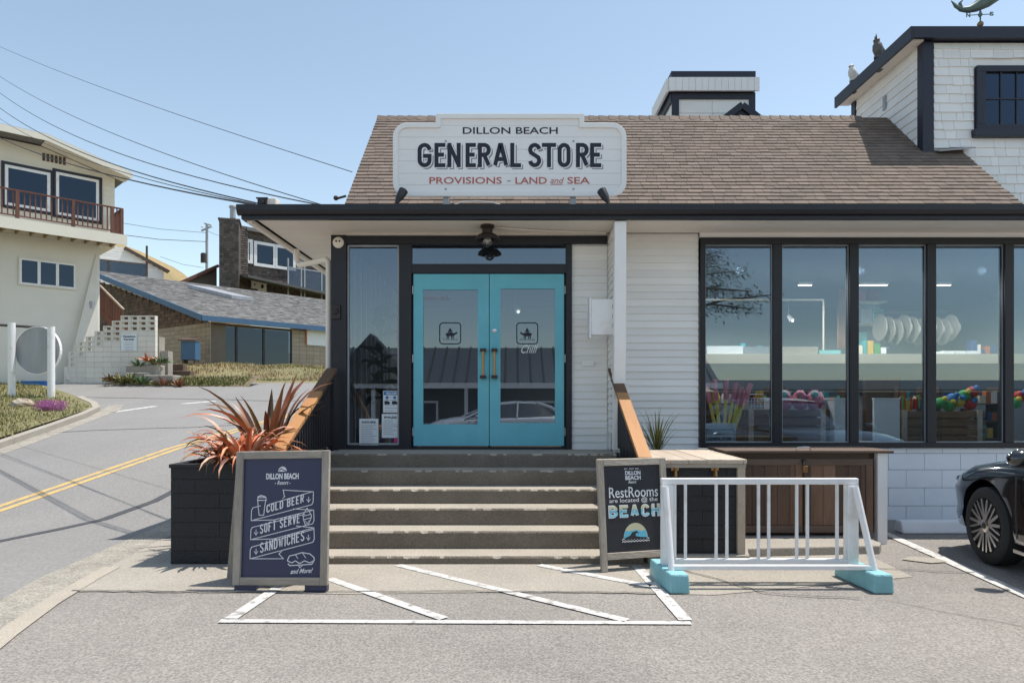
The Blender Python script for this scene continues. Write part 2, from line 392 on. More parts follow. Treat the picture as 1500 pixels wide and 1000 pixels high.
M_rock = mat('lichen_rock', (.36, .31, .25), .95, .2, 4, bump=.8, bscale=14, hue=(.30, .16, .07), hueamt=.5)
M_soil = mat('planter_soil', (.06, .045, .035), 1, .3, 12, bump=.6, bscale=30)
M_dry = mat('dry_grass_ground', (.22, .185, .095), 1, .18, 1.5, bump=.6, bscale=12, hue=(.10, .12, .04), hueamt=.5, fine=.25)
M_grass = mat('grass_blades', (.16, .17, .05), .9, .1, .8, pvar=.45, hue=(.33, .27, .13), hueamt=.5)
M_dgrass = mat('dry_grass_blades', (.33, .27, .13), .9, .1, .8, pvar=.4, hue=(.15, .16, .05), hueamt=.5)
M_hill = mat('dry_hill_grass', (.30, .22, .105), 1, .12, .06, hue=(.18, .155, .07), hueamt=.5, bump=.5, bscale=1, fine=.2)
M_flax = mat('coral_flax_leaf', (.48, .13, .045), .42, .15, 7, pvar=.45, hue=(.62, .32, .20), hueamt=.8)
M_flaxd = mat('dark_red_flax_leaf', (.24, .092, .045), .45, .12, 6, pvar=.4, hue=(.14, .12, .035), hueamt=.6)
M_flaxp = mat('pale_pink_flax_leaf', (.60, .30, .22), .45, .15, 8, pvar=.3, hue=(.55, .42, .22), hueamt=.5)
M_flaxo = mat('olive_flax_leaf', (.17, .13, .045), .5, .15, 8, pvar=.3, hue=(.30, .15, .06), hueamt=.6)
M_yucca = mat('green_blade_leaf', (.12, .14, .035), .5, .12, 6, pvar=.35, hue=(.26, .22, .06), hueamt=.4)
M_green = mat('green_leaf', (.055, .11, .03), .6, .12, 3, pvar=.4)
M_cypress = mat('cypress_foliage', (.035, .05, .025), .8, .1, 3, pvar=.5)
M_bark = mat('bark', (.10, .075, .055), .95, .25, 5, bump=.6, bscale=15)
M_purple = mat('purple_blossom', (.42, .17, .36), .8, .1, 5, pvar=.35)
M_owl = mat('dark_owl_plastic', (.10, .09, .085), .5, .5, 14, space='obj')
M_gull = mat('white_gull_plastic', (.62, .60, .56), .6, .15, 10, space='obj')
M_copper = mat('green_copper', (.12, .17, .15), .55, .15, 9, metal=.3)
M_mroof = mat('grey_metal_roof', (.13, .135, .14), .4, .08, 2, metal=.4)
M_dkwall = mat('dark_green_clapboard', (.045, .05, .045), .7, .1, 2, stretch=(.3, 1, 8))
def flat(name, c, rough=.6, pvar=0, **k): return mat(name, c, rough, .05, 5, pvar=pvar, **k)
M_coral = flat('coral_ink', (.50, .13, .10))
M_inkn = flat('navy_ink', (.014, .016, .035))
M_grey = flat('grey_shadow_ink', (.27, .27, .30))
M_paper = flat('paper', (.72, .76, .78))
M_wire = flat('cable_black', (.02, .02, .022))
M_soil2 = mat('garden_soil', (.17, .13, .085), 1, .25, 5, bump=.8, bscale=14, hue=(.12, .12, .05), hueamt=.5, fine=.3)
M_straw2 = mat('dry_straw_blades', (.40, .31, .17), .9, .1, .8, pvar=.4, hue=(.26, .20, .10), hueamt=.5)
# ------------------------------------------------------------------ the ground
def sheet(name, poly, off, m, extra=(), kind='structure', parent=None):
    """a flat or climbing sheet that follows the terrain, cut along its breaks"""
    bm = bmesh.new(); f = bm.faces.new([bm.verts.new((x, y, 0)) for x, y in poly])
    ys = [p[0] for p in TP] + list(extra); lo = min(p[1] for p in poly); hi = max(p[1] for p in poly)
    for y in ys:
        if lo < y < hi:
            bmesh.ops.bisect_plane(bm, geom=bm.verts[:] + bm.edges[:] + bm.faces[:], plane_co=(0, y, 0), plane_no=(0, 1, 0))
    for v in bm.verts: v.co.z = T(v.co.y) + off
    bmesh.ops.recalc_face_normals(bm, faces=bm.faces)
    if bm.faces[:] and sum(f.normal.z for f in bm.faces) < 0: bmesh.ops.reverse_faces(bm, faces=bm.faces)
    me = bpy.data.meshes.new(name); bm.to_mesh(me); bm.free(); me.materials.append(m)
    o = bpy.data.objects.new(name, me); COL.objects.link(o)
    if kind: o['kind'] = kind
    if parent: o.parent = parent
    return o
def strip_poly(pts, w):
    L, Rr = [], []
    for i, p in enumerate(pts):
        a = Vector(pts[max(i - 1, 0)]); b = Vector(pts[min(i + 1, len(pts) - 1)]); d = (b - a).normalized(); n = Vector((-d.y, d.x)) * w / 2
        L.append((p[0] + n.x, p[1] + n.y)); Rr.append((p[0] - n.x, p[1] - n.y))
    return L + Rr[::-1]
sheet('ground', [(-900, -600), (900, -600), (900, 900), (-900, 900)], 0, M_dry)
sheet('road', [(-70, -60), (60, -60), (60, 27.5), (-70, 27.5)], .004, M_road)
EDGE = [(-1.2, -12), (-2.1, 0), (-2.62, 3.0), (-2.98, 4.1), (-3.22, 5.2), (-3.36, 6.63), (-3.42, 8.6), (-3.42, 14)]
sheet('parking_lot', EDGE[:6] + [(-3.38, 7.69), (16, 7.69), (16, -30), (-1.2, -30)], .008, M_lot)
sheet('road_shoulder', [(x - .42 + .06 * math.sin(5 * y), y) for x, y in EDGE] + [(x - .02, y) for x, y in EDGE[::-1]], .008, M_gravel)
sheet('apron', [(-3.40, 6.63), (-3.22, 5.2), (-3.12, 4.80), (-2.2, 4.80), (-1.2, 4.74), (.2, 4.80), (1.4, 4.72), (2.2, 4.95), (3.05, 5.2), (3.1, 5.9), (3.0, 6.6), (-3.0, 6.6)], .012, M_apron)
sheet('gutter', strip_poly([(-2.62, 3.0), (-2.90, 3.9), (-3.06, 4.5), (-3.17, 5.1), (-3.22, 5.5)], .13), .016, M_concrete)
# cracks and old repairs in the lot
def wiggly(x0, y0, x1, y1, n, amp):
    return [(x0 + (x1 - x0) * i / n + random.uniform(-amp, amp) * (0 < i < n), y0 + (y1 - y0) * i / n + random.uniform(-amp, amp)) for i in range(n + 1)]
for q in ([-3.1, 4.82, -2.2, 4.78, 14], [-2.2, 4.78, -.2, 4.79, 22], [-.2, 4.79, 1.0, 4.75, 12], [1.3, 5.5, 1.75, 4.75, 8], [1.75, 4.75, 2.35, 4.62, 8], [2.2, 5.6, 3.6, 5.3, 10]):
    sheet('pavement_crack', strip_poly(wiggly(*q[:4], q[4], .016), .012), .020, M_tar)
sheet('road_repair', strip_poly([(-14.5, 3.2), (-9, 4.45), (-6.2, 5.55), (-4.95, 6.4), (-4.75, 7.1), (-4.45, 8.5), (-4.5, 11), (-4.9, 15)], .11), .008, M_tar)
sheet('road_repair', strip_poly(wiggly(-11, 13.2, -3.5, 15.4, 16, .09), .05), .008, M_tar)
sheet('road_repair', strip_poly(wiggly(-13.5, 20.2, -4, 18.9, 16, .09), .05), .0125, M_tar)
for q in ([2.5, 4.6, 3.2, 3.9, 14], [3.3, 4.9, 3.9, 4.4, 12]):
    sheet('pavement_crack', strip_poly(wiggly(*q[:4], q[4], .013), .005), .013, M_tar)
# painted lines
def line(pts, wd, m=None, off=.016): return sheet('road_marking', strip_poly(pts, wd), off, m or M_line)
line([(-1.78, 4.155), (1.08, 4.12)], .06)
line([(-1.73, 4.20), (-1.67, 5.02)], .085)
line([(1.06, 4.17), (1.01, 5.55)], .085)
line([(-1.38, 5.14), (-.42, 4.20)], .075)
line([(-.93, 5.56), (.70, 4.165)], .075)
line([(.22, 5.56), (1.00, 4.93)], .08)
line([(3.77, 6.95), (3.40, 3.4), (3.2, 1.2)], .10)
line([(6.35, 6.95), (6.0, 3.4), (5.75, 1.2)], .10)
for dx in (-.085, .085):
    line([(-6.9 + dx, 1.0), (-6.35 + dx, 5.5), (-6.12 + dx, 8.2), (-5.93 + dx, 12), (-5.35 + dx, 16), (-3.9 + dx, 19.2), (-1, 21.0 - dx * 2), (8, 22.6 - dx)], .095, M_yellow, .008)
sheet('road_marking', [(-9.95, 16.6), (-9.75, 16.75), (-9.3, 18.0), (-9.5, 18.0)], .008, M_line)
sheet('road_marking', [(-9.05, 18.5), (-8.8, 18.5), (-8.25, 19.1), (-8.4, 19.25)], .008, M_line)
# raised pad under the storage boxes
pad = MB(); pad.prism([(1.12, 5.60), (1.95, 5.60), (2.02, 5.86), (3.22, 5.98), (3.30, 6.10), (3.26, 6.62), (3.1, 6.95), (1.12, 6.95)], .0, .085, 'xy').build('concrete_pad', M_apron, kind='structure', bevel=.012)

# grassy island by the junction
ISL = [(-8.5, 3), (-8.62, 10), (-9.0, 12), (-9.45, 14), (-9.85, 15.8), (-10.15, 17.0), (-10.6, 17.9), (-12.2, 19.6), (-15.3, 22.8), (-20.3, 27), (-34, 27), (-34, 3)]
def inset(poly, d):
    cx = sum(p[0] for p in poly) / len(poly); cy = 16
    return [(x - d if x > -30 else x, y) for x, y in poly]
sheet('verge', [(x - .30, y) for x, y in ISL], .10, M_dry)
def kerb(name, pts, wd, h, m):
    mb = MB(); n = len(pts); L = strip_poly(pts, wd); A = L[:n]; B = L[n:][::-1]
    for i in range(n - 1):
        z = [T(A[i][1]), T(B[i][1]), T(B[i + 1][1]), T(A[i + 1][1])]; q = [A[i], B[i], B[i + 1], A[i + 1]]
        mb.hexa([(x, y, zz - .1) for (x, y), zz in zip(q, z)] + [(x, y, zz + h) for (x, y), zz in zip(q, z)])
    return mb.build(name, m, kind='structure', merge=False)
kerb('kerb', [(-8.48, 3), (-8.62, 7.7), (-8.66, 9), (-8.72, 10), (-9.05, 12), (-9.5, 14), (-9.95, 15.8), (-10.35, 17.0), (-11.0, 17.95), (-12.3, 19.4)], .16, .115, M_apron)
sheet('road_shoulder', [(-8.0, 3), (-8.25, 10), (-8.65, 12), (-9.1, 14), (-9.55, 15.8), (-9.8, 17), (-10.4, 18.3), (-10.7, 18.1), (-10.25, 17), (-9.85, 15.8), (-9.42, 14), (-8.97, 12), (-8.6, 10), (-8.4, 3)], .008, M_gravel)

def pip(x, y, poly):
    c = False
    for i in range(len(poly)):
        a, b = poly[i], poly[i - 1]
        if (a[1] > y) != (b[1] > y) and x < (b[0] - a[0]) * (y - a[1]) / (b[1] - a[1]) + a[0]: c = not c
    return c
def blades(name, label, poly, n, hfun, zf, m, wd=.012, dens=None):
    xs = [p[0] for p in poly]; ys = [p[1] for p in poly]; mb = MB(); k = 0
    while k < n:
        x = random.uniform(min(xs), max(xs)); y = random.uniform(min(ys), max(ys))
        if not pip(x, y, poly) or (dens and random.random() > dens(x, y)): continue
        k += 1; h = hfun(x, y) * random.uniform(.4, 1.2); z = zf(x, y); a = random.uniform(0, 6.28); dx, dy = math.cos(a), math.sin(a); l = random.uniform(.1, .7) * h
        ww = wd * random.uniform(.7, 1.4)
        mb.add([(x - dy * ww, y + dx * ww, z - .02), (x + dy * ww, y - dx * ww, z - .02), (x + dx * l, y + dy * l, z + h)], [(0, 1, 2)])
    o = mb.build(name, m, kind='stuff'); tag(o, label, 'grass'); return o
ISLV = [(-9.0, 9), (-9.25, 12), (-9.7, 14), (-10.15, 15.8), (-10.5, 17.0), (-11.1, 17.7), (-12.6, 19.3), (-15.6, 22.6), (-20.5, 26.8), (-24, 26.8), (-15, 12), (-12, 9)]
blades('verge_grass', 'short green and straw coloured grass covering the kerbed island at the junction', ISLV, 17000, lambda x, y: .075 + .05 * (math.sin(x * 2.1) * math.cos(y * 1.3)), lambda x, y: T(y) + .10, M_grass, .016)
blades('verge_grass', 'dry straw tufts along the kerbed island edge near the purple flowers', ISLV, 7000, lambda x, y: .07, lambda x, y: T(y) + .10, M_dgrass, .016)

sheet('sea', [(-900, -600), (900, -600), (900, -75), (-900, -75)], .10, mat('sea_water', (.03, .07, .10), .25, .1, .1))
# distant hill
def hill():
    mb = MB(); n = 60; V = []; F = []
    for j in range(14):
        y = 95 + j * 9
        for i in range(n + 1):
            x = -150 + i * 3.2
            base = 40 * math.exp(-((x + 112) / 34) ** 2) + 5 * math.exp(-((x + 60) / 22) ** 2)
            h = base * math.sin(min(1, j / 6) * math.pi / 2) + .7 * math.sin(x * .21 + j) + .4 * math.sin(x * .6 + j * 2)
            V.append((x, y, 4 + max(-.5, h) * (1 if j else 0) - (.6 if j == 0 else 0)))
    for j in range(13):
        for i in range(n): a = j * (n + 1) + i; F.append((a, a + 1, a + n + 2, a + n + 1))
    mb.add(V, F); return mb.build('hill', M_hill, kind='structure', smooth=True)
hill()

# ------------------------------------------------------------------ the store
WY = 7.69; FY = 7.05
store = thing('general_store', (0, WY, 0), 'white clapboard shop with brown shingle roof, black trim and turquoise double doors', 'shop')
def part(mb, name, m, parent=store, **k): return mb.build(name, m, parent, **k)
SX0, SX1 = -2.03, 8.6; ZF = .80; ZS = 3.235
wall = part(MB().box(.675, 1.075, WY + .02, WY + .14, ZF, ZS).box(1.075, 2.10, WY + .02, WY + .14, ZF, ZS), 'clapboard_wall', M_whiteb)
def siding(x0, x1, z0, z1, parent, y, th=.022, step=.0815):
    z = z0; k = 0
    while z < z1 - .01:
        zz = min(z + step + .006, z1)
        MB().hexa([(x0, y - th, z), (x1, y - th, z), (x1, y, z), (x0, y, z), (x0, y - .006, zz), (x1, y - .006, zz), (x1, y, zz), (x0, y, zz)]).build('siding_board', M_whiteb, parent)
        z += step; k += 1
siding(.675, 1.07, ZF + .0, 3.12, wall, WY + .02)
siding(1.19, 2.10, ZF - .02, 3.23, wall, WY + .02)
# wing wall that carries the fascia beside the entrance
wing = part(MB().prism([(FY + .02, ZS - .03), (WY + .02, ZS - .03), (WY + .02, .55), (FY + .20, .80), (FY + .12, 1.6)], 1.095, 1.175, 'yz'), 'wing_wall', M_white)
z = 1.0
while z < 3.15:
    yf = FY + .09 if z > 1.7 else FY + .2
    MB().hexa([(1.073, yf, z), (1.095, yf, z), (1.095, WY, z), (1.073, WY, z), (1.089, yf, z + .086), (1.095, yf, z + .086), (1.095, WY, z + .086), (1.089, WY, z + .086)]).build('siding_board', M_whiteb, wing)
    z += .0815
MB().prism([(FY + .015, ZS - .03), (FY + .10, ZS - .03), (FY + .20, 1.9), (FY + .24, .83), (FY + .14, .83), (FY + .04, 1.9)], 1.062, 1.185, 'yz').build('corner_board', M_white, wing, bevel=.004)
# block wall below the shop window
bw = part(MB().box(1.95, SX1, WY + .03, WY + .2, -.1, .80), 'block_wall', M_block)
zc = [0.0, .165, .368, .571, .755, .812]
for r in range(5):
    x = 2.3 - (.2 if r % 2 else 0) + .11
    while x < SX1:
        e = .003
        MB().box(x + e, x + .406 - e, WY + random.uniform(-.001, .0015), WY + .05, zc[r] + (e if r else -.1), zc[r + 1] - e).build('wall_block', M_block, bw)
        x += .406
# side and back walls, floor, ceiling
side = part(MB().box(SX0, SX0 + .12, WY + .14, 13.4, -.2, ZS), 'clapboard_wall', M_whiteb)
part(MB().box(SX0 + .12, SX1, 13.28, 13.4, -.2, ZS).box(SX1 - .1, SX1, WY + .2, 13.28, -.2, ZS), 'shop_back_wall', M_inwall)
part(MB().box(SX0 + .13, SX1 - .11, WY + .21, 13.27, ZF - .12, ZF), 'shop_floor', M_infloor)
part(MB().box(SX0 + .13, SX1 - .11, WY + .15, 13.27, ZS - .10, ZS - .02), 'shop_ceiling', M_inwall)
# soffit boards
sof = part(MB().box(-2.68, SX1, FY + .06, WY - .0, ZS + .012, ZS + .05).box(-2.68, SX0 - .005, WY, 13.4, ZS + .012, ZS + .05), 'soffit', M_soffit)
ns = 5; ws_ = (WY - .002 - (FY + .045)) / ns
for i in range(ns): MB().box(-2.66, SX1, FY + .045 + i * ws_ + .003, FY + .045 + (i + 1) * ws_, ZS, ZS + .011).build('soffit_board', M_soffit, sof)
y = WY
while y < 13.2: MB().box(-2.66, SX0 - .004, y + .003, y + ws_, ZS, ZS + .011).build('soffit_board', M_soffit, sof); y += ws_
# fascia and gutter
fas = part(MB().box(-2.79, SX1, FY - .02, FY + .035, 3.215, 3.355), 'fascia', M_black, bevel=.004)
MB().prism([(FY - .075, 3.355), (FY - .075, 3.30), (FY - .055, 3.262), (FY - .022, 3.25), (FY - .022, 3.352)], -2.82, SX1, 'yz').build('gutter', M_black, fas)
MB().box(-2.79, -2.755, FY + .036, 13.4, 3.215, 3.345).build('fascia_return', M_black, fas)
MB().box(-2.752, -2.70, FY + .04, 13.4, 3.19, 3.232).build('fascia_strip', M_soffit, fas)
part(MB().box(-2.75, SX1, FY + .04, 8.0, 3.33, 3.345).box(-2.75, -1.96, 8.0, 13.4, 3.33, 3.345), 'porch_roof', M_gshingle)
# main roof
RY0, RZ0, RY1, RZ1 = 7.86, 3.56, 9.86, 5.43; RX0, RX1 = -1.94, 5.93
rl = math.hypot(RY1 - RY0, RZ1 - RZ0); ru = ((RY1 - RY0) / rl, (RZ1 - RZ0) / rl)
roof = part(MB().prism([(RY0, RZ0 - .03), (RY1, RZ1 - .03), (RY1 + 2.0, RZ0 - .03), (RY0, RZ0 - .06)], RX0 + .02, RX1, 'yz'), 'shingle_roof', M_shingle)
part(MB().box(RX0 + .05, SX1, RY0 + .02, RY0 + .10, 3.346, RZ0 - .05), 'roof_base_wall', M_white)
stuff = MB(); nobj = 0; step = .095; rows = int(rl / step)
for r in range(rows + 1):
    s0 = r * step; x = RX0 - random.uniform(0, .1)
    while x < RX1:
        wd = random.uniform(.10, .19); x1 = min(x + wd - .004, RX1)
        xa = max(x, RX0)
        if x1 - xa > .02:
            t = random.uniform(.007, .011); j = random.uniform(-.004, .004)
            def q(xx, s, h): return (xx, RY0 + ru[0] * s - ru[1] * h, RZ0 + ru[1] * s + ru[0] * h)
            a, b = s0 + j, min(s0 + step + .03, rl)
            if b > a + .01:
                pts = [q(xa, a, -.004), q(x1, a, -.004), q(x1, b, -.006), q(xa, b, -.006), q(xa, a, t + .006), q(x1, a, t + .006), q(x1, b, .001), q(xa, b, .001)]
                if nobj < 295: MB().hexa(pts).build('shingle', M_shingle, roof); nobj += 1
                else: stuff.hexa(pts)
        x += wd
so_ = stuff.build('shingles', M_shingle, roof, kind='stuff')
x = RX0
while x < 5.0:
    MB().hexa([(x, RY1 - .09, RZ1 - .065), (x + .16, RY1 - .09, RZ1 - .075), (x + .16, RY1 + .09, RZ1 - .075), (x, RY1 + .09, RZ1 - .065), (x, RY1 - .015, RZ1 + .028), (x + .16, RY1 - .015, RZ1 + .014), (x + .16, RY1 + .015, RZ1 + .014), (x, RY1 + .015, RZ1 + .028)]).build('ridge_shingle', M_shingle, roof)
    x += .145
# upper storey at the right
UX, UY, UZ = 5.42, 9.0, 6.06
up = part(MB().box(UX, SX1, UY + .02, 10.85, 3.5, UZ), 'upper_storey', M_white)
def sh_row(z, h, x0, x1, par):
    x = x0 - random.uniform(0, .12)
    while x < x1:
        wd = random.choice([.10, .14, .19, .24, .28]) * random.uniform(.9, 1.1); a = max(x, x0); b = min(x + wd - .004, x1)
        if b - a > .02:
            lo = z + random.uniform(-.006, .006)
            MB().hexa([(a, UY - .014, lo), (b, UY - .014, lo), (b, UY + .019, lo), (a, UY + .019, lo), (a, UY + .004, z + h + .01), (b, UY + .004, z + h + .01), (b, UY + .019, z + h + .01), (a, UY + .019, z + h + .01)]).build('wall_shake', M_wshake, par)
        x += wd
z = 3.85
while z < UZ - .02:
    x0 = UX + .14 if z > 4.6 else 5.95
    h = min(.118, UZ - z - .012)
    if 4.72 < z < 5.78:
        sh_row(z, h, x0, 6.08, up)
    else: sh_row(z, h, x0, 7.45, up)
    z += .118
part(MB().box(UX - .02, UX + .125, UY - .03, UY + .1, 4.55, UZ - .0), 'corner_board', M_navy, up, bevel=.004)
z = 4.6
while z < UZ - .03:
    ya, yb = UY + .1, 10.72
    MB().hexa([(UX - .020, ya, z), (UX - .020, yb, z), (UX, yb, z), (UX, ya, z), (UX - .006, ya, z + .135), (UX - .006, yb, z + .135), (UX, yb, z + .135), (UX, ya, z + .135)]).build('siding_board', M_whiteb, up)
    z += .13
part(MB().box(UX - .03, UX + .06, 10.73, 10.85, 5.2, UZ), 'corner_board', M_navy, up)
uroof = part(MB().box(UX - .20, SX1, UY - .09, 10.95, UZ + .02, UZ + .13), 'upper_roof', M_navy)
MB().box(UX - .235, UX - .201, UY - .125, 10.98, UZ - .02, UZ + .15).build('fascia', M_black, uroof)
MB().box(UX - .2, SX1, UY - .125, UY - .091, UZ + .005, UZ + .15).build('fascia', M_navy, uroof)
MB().box(UX - .199, UX - .022, UY - .05, 10.93, UZ - .004, UZ + .018).build('soffit_board', M_soffit, uroof)
MB().beam((UX + .13, UY - .06, 4.615), (6.02, UY - .07, 4.655), .16, .012, (0, -.4, 1)).build('flashing', M_galv, roof)
# gable vent of battens on the side wall
MB().box(UX - .03, UX - .02, 9.85, 9.93, 5.55, 5.75).build('wall_vent', M_galv, up)
# upper window
uw = part(MB().box(6.10, 7.6, UY - .05, UY + .01, 5.66, 5.74).box(6.10, 6.215, UY - .05, UY + .01, 4.97, 5.66).box(7.48, 7.6, UY - .05, UY + .01, 4.97, 5.66).box(6.10, 7.6, UY - .05, UY + .01, 4.90, 4.97), 'upper_window', M_navy, bevel=.004)
MB().box(6.05, 7.65, UY - .08, UY - .0, 4.80, 4.898).build('sill', M_navy, uw, bevel=.004)
MB().box(6.216, 7.479, UY - .004, UY + .0, 4.971, 5.659).build('window_back', M_inkn, uw)
cw = (7.479 - 6.216) / 6
for i in range(6):
    for j in range(2):
        MB().box(6.216 + i * cw + .010, 6.216 + (i + 1) * cw - .010, UY - .016, UY - .012, 4.978 + j * .34, 4.978 + (j + 1) * .34 - .02).build('pane', M_hglass, uw)
mm = MB()
for i in range(1, 6): mm.box(6.216 + i * cw - .009, 6.216 + i * cw + .009, UY - .03, UY - .006, 4.972, 5.658)
mm.box(6.216, 7.479, UY - .027, UY - .007, 5.30, 5.322)
mm.build('muntins', M_navy, uw)
# boxed chimney behind the ridge
ch = part(MB().box(2.73, 4.06, 11.5, 12.5, 4.6, 6.72), 'boxed_chimney', M_white)
for k, z in enumerate((5.45, 5.69, 5.93, 6.17)):
    for a, b in ((2.78, 3.36), (3.365, 4.0)): MB().box(a, b, 11.47, 11.499, z, z + .232).build('siding_board', M_whiteb, ch)
    MB().box(2.70, 2.729, 11.5, 12.45, z, z + .232).build('siding_board', M_whiteb, ch)
MB().box(2.68, 2.80, 11.44, 11.469, 5.0, 6.395).box(3.98, 4.08, 11.44, 11.469, 5.0, 6.395).box(2.68, 4.08, 11.44, 11.469, 6.395, 6.50).box(2.66, 2.699, 11.45, 12.5, 6.36, 6.50).build('chimney_trim', M_navy, ch)
x = 2.62
while x < 4.1:
    MB().box(x, min(x + .105, 4.12), 11.36, 11.40, 6.50, 6.72).build('chimney_slat', M_white, ch); x += .109
y = 11.41
while y < 12.6:
    MB().box(2.58, 2.62, y, y + .105, 6.50, 6.72).build('chimney_slat', M_white, ch); y += .109
MB().box(2.66, 4.07, 11.40, 12.55, 6.51, 6.84).build('chimney_cap', M_navy, ch)
g = part(MB().prism([(3.42, 5.80), (3.98, 5.80), (3.70, 6.05)], 11.0, 11.3), 'dormer_gable', M_black, merge=True)
MB().beam((3.32, 10.97, 5.80), (3.70, 10.97, 6.09), .1, .05, (0, -1, 0)).build('dormer_rake', M_navy, g)
MB().beam((3.70, 10.98, 6.09), (4.08, 10.98, 5.80), .1, .05, (0, -1, 0)).build('dormer_rake', M_navy, g)

# --- entrance frame and doors
def X7(px): return (px - 750) * WY / 1000
def Z7(py): return CAM_Z + (585 - py) * WY / 1000
fy0, fy1 = WY - .03, WY + .09
ent = part(MB().box(X7(485.6), X7(508), fy0, fy1, .79, Z7(345)), 'entrance_frame', M_black, bevel=.004)
MB().box(X7(508) + .001, X7(889), fy0 + .002, fy1 - .005, Z7(357.5), Z7(346)).build('head_trim', M_black, ent)
MB().box(X7(485.6), 1.06, WY - .01, WY + .12, Z7(346) + .001, ZS - .001).build('head_board', M_soffit, ent)
MB().box(X7(585), X7(603), fy0 + .004, fy1, .79, Z7(358) - .001).build('mullion', M_black, ent)
MB().box(X7(829), X7(837.5), fy0 + .004, fy1, .79, Z7(358) - .001).build('door_post', M_black, ent)
MB().box(X7(603) + .001, X7(829) - .001, fy0 + .006, fy1 - .01, Z7(400.5), Z7(387)).build('transom_bar', M_black, ent)
MB().box(X7(508) + .001, X7(585) - .001, fy0 + .01, fy1, .79, Z7(652)).build('threshold', M_black, ent)
MB().box(X7(603) + .001, X7(829) - .001, fy0 + .01, fy1 + .02, .795, Z7(655)).build('threshold', M_black, ent)
MB().box(X7(603), X7(829), WY + .02, WY + .028, Z7(387), Z7(357.6)).build('transom_pane', M_dglass, ent)
MB().box(X7(508), X7(585), WY + .02, WY + .028, Z7(652), Z7(357.6)).build('sidelight_pane', M_dglass, ent)
ribbon(Plane((0, WY + .018, 0), (1, 0, 0), (0, 0, 1)), [(X7(510), Z7(650)), (X7(510), Z7(360)), (X7(583.5), Z7(360)), (X7(583.5), Z7(650))], .02, 0, .012, True).build('sidelight_bead', M_galv, ent)
MB().box(X7(603) + .001, X7(606) + .03, WY + .036, WY + .06, .80, Z7(400.5)).box(X7(826) - .03, X7(829) - .001, WY + .036, WY + .06, .80, Z7(400.5)).box(X7(606) + .031, X7(826) - .031, WY + .036, WY + .06, Z7(404), Z7(400.5)).box(X7(715), X7(718.5), WY + .036, WY + .06, .80, Z7(404) - .001).build('door_stop', M_black, ent)
def door(x0, x1, gx0, gx1, gz0, gz1, hinge_x, hx, letters):
    z0, z1 = Z7(652.5), Z7(401.5); ya, yb = WY - .012, WY + .032
    d = part(MB().box(x0, gx0, ya, yb, z0, z1).box(gx1, x1, ya, yb, z0, z1), 'door', M_teal)
    MB().box(gx0 + .0005, gx1 - .0005, ya + .001, yb, z0, gz0).build('door_rail', M_teal, d)
    MB().box(gx0 + .0005, gx1 - .0005, ya + .001, yb, gz1, z1).build('door_rail', M_teal, d)
    MB().box(gx0 - .005, gx1 + .005, ya + .018, ya + .024, gz0 - .005, gz1 + .005).build('door_glass', M_dglass, d)
    for z in (Z7(425), Z7(525), Z7(632)):
        MB().lathe((hinge_x, ya - .006, z - .045), [(.008, 0), (.008, .09)], 8).build('hinge', M_galv, d)
    h = MB().tube([(hx, ya - .055, Z7(552)), (hx, ya - .055, Z7(513))], .014, 10).build('handle', M_brass, d, smooth=True)
    for z in (Z7(552), Z7(513)): MB().box(hx - .034, hx + .034, ya - .075, ya, z - .017, z + .017).build('handle_bracket', M_iron, d, bevel=.003)
    pl = Plane((0, ya + .016, 0), (1, 0, 0), (0, 0, 1)); cx = (gx0 + gx1) / 2 - .005; cz = Z7(488); s = .118; c = .0
    rr = []
    for (sx, sy, t0) in ((1, 1, 0), (-1, 1, 90), (-1, -1, 180), (1, -1, 270)):
        for k in range(5): rr.append((cx + sx * (s - .035) + .035 * math.cos(R(t0 + k * 22.5)), cz + sy * (s - .035) + .035 * math.sin(R(t0 + k * 22.5))))
    em = ribbon(pl, rr, .012, c, c + .001, True)
    f = -1 if letters else 1
    disc(pl, cx, cz - .01, .052, .022, c, c + .001, 14, em); extrude2d(pl, [(cx + f * .04, cz - .005), (cx + f * .075, cz + .02), (cx + f * .08, cz), (cx + f * .05, cz - .02)], c, c + .001, em)
    for k in (-.035, -.018, .018, .035): extrude2d(pl, [(cx + k - .005, cz - .062), (cx + k + .005, cz - .062), (cx + k + .006, cz - .02), (cx + k - .006, cz - .02)], c, c + .001, em)
    disc(pl, cx, cz + .025, .028, .012, c, c + .001, 12, em); disc(pl, cx, cz + .045, .014, .012, c, c + .001, 10, em)
    ribbon(pl, [(cx - .085, cz - .07), (cx + .085, cz - .07)], .005, c, c + .001, False, em)
    em.build('door_emblem', M_inkn, d)
    return d, pl
d1, pl1 = door(X7(606), X7(716.3), X7(620), X7(700), Z7(621), Z7(424.5), X7(605), X7(708), False)
d2, pl2 = door(X7(717.3), X7(826), X7(733), X7(813), Z7(619), Z7(423), X7(827.5), X7(724.5), True)
MB().lathe((X7(724.5), WY - .012, Z7(484)), [(.024, 0), (.024, -.012), (.014, -.016)], 16, 'y').build('lock', M_chrome, d2, smooth=True)
text('Chill', pl2, X7(764), X7(786), Z7(517), Z7(505), .0, M_ink, d2, -.005, .35)
text('DILLON BEACH', pl1, X7(622), X7(659), Z7(439.5), Z7(434), .0, M_grey, d1, .03)

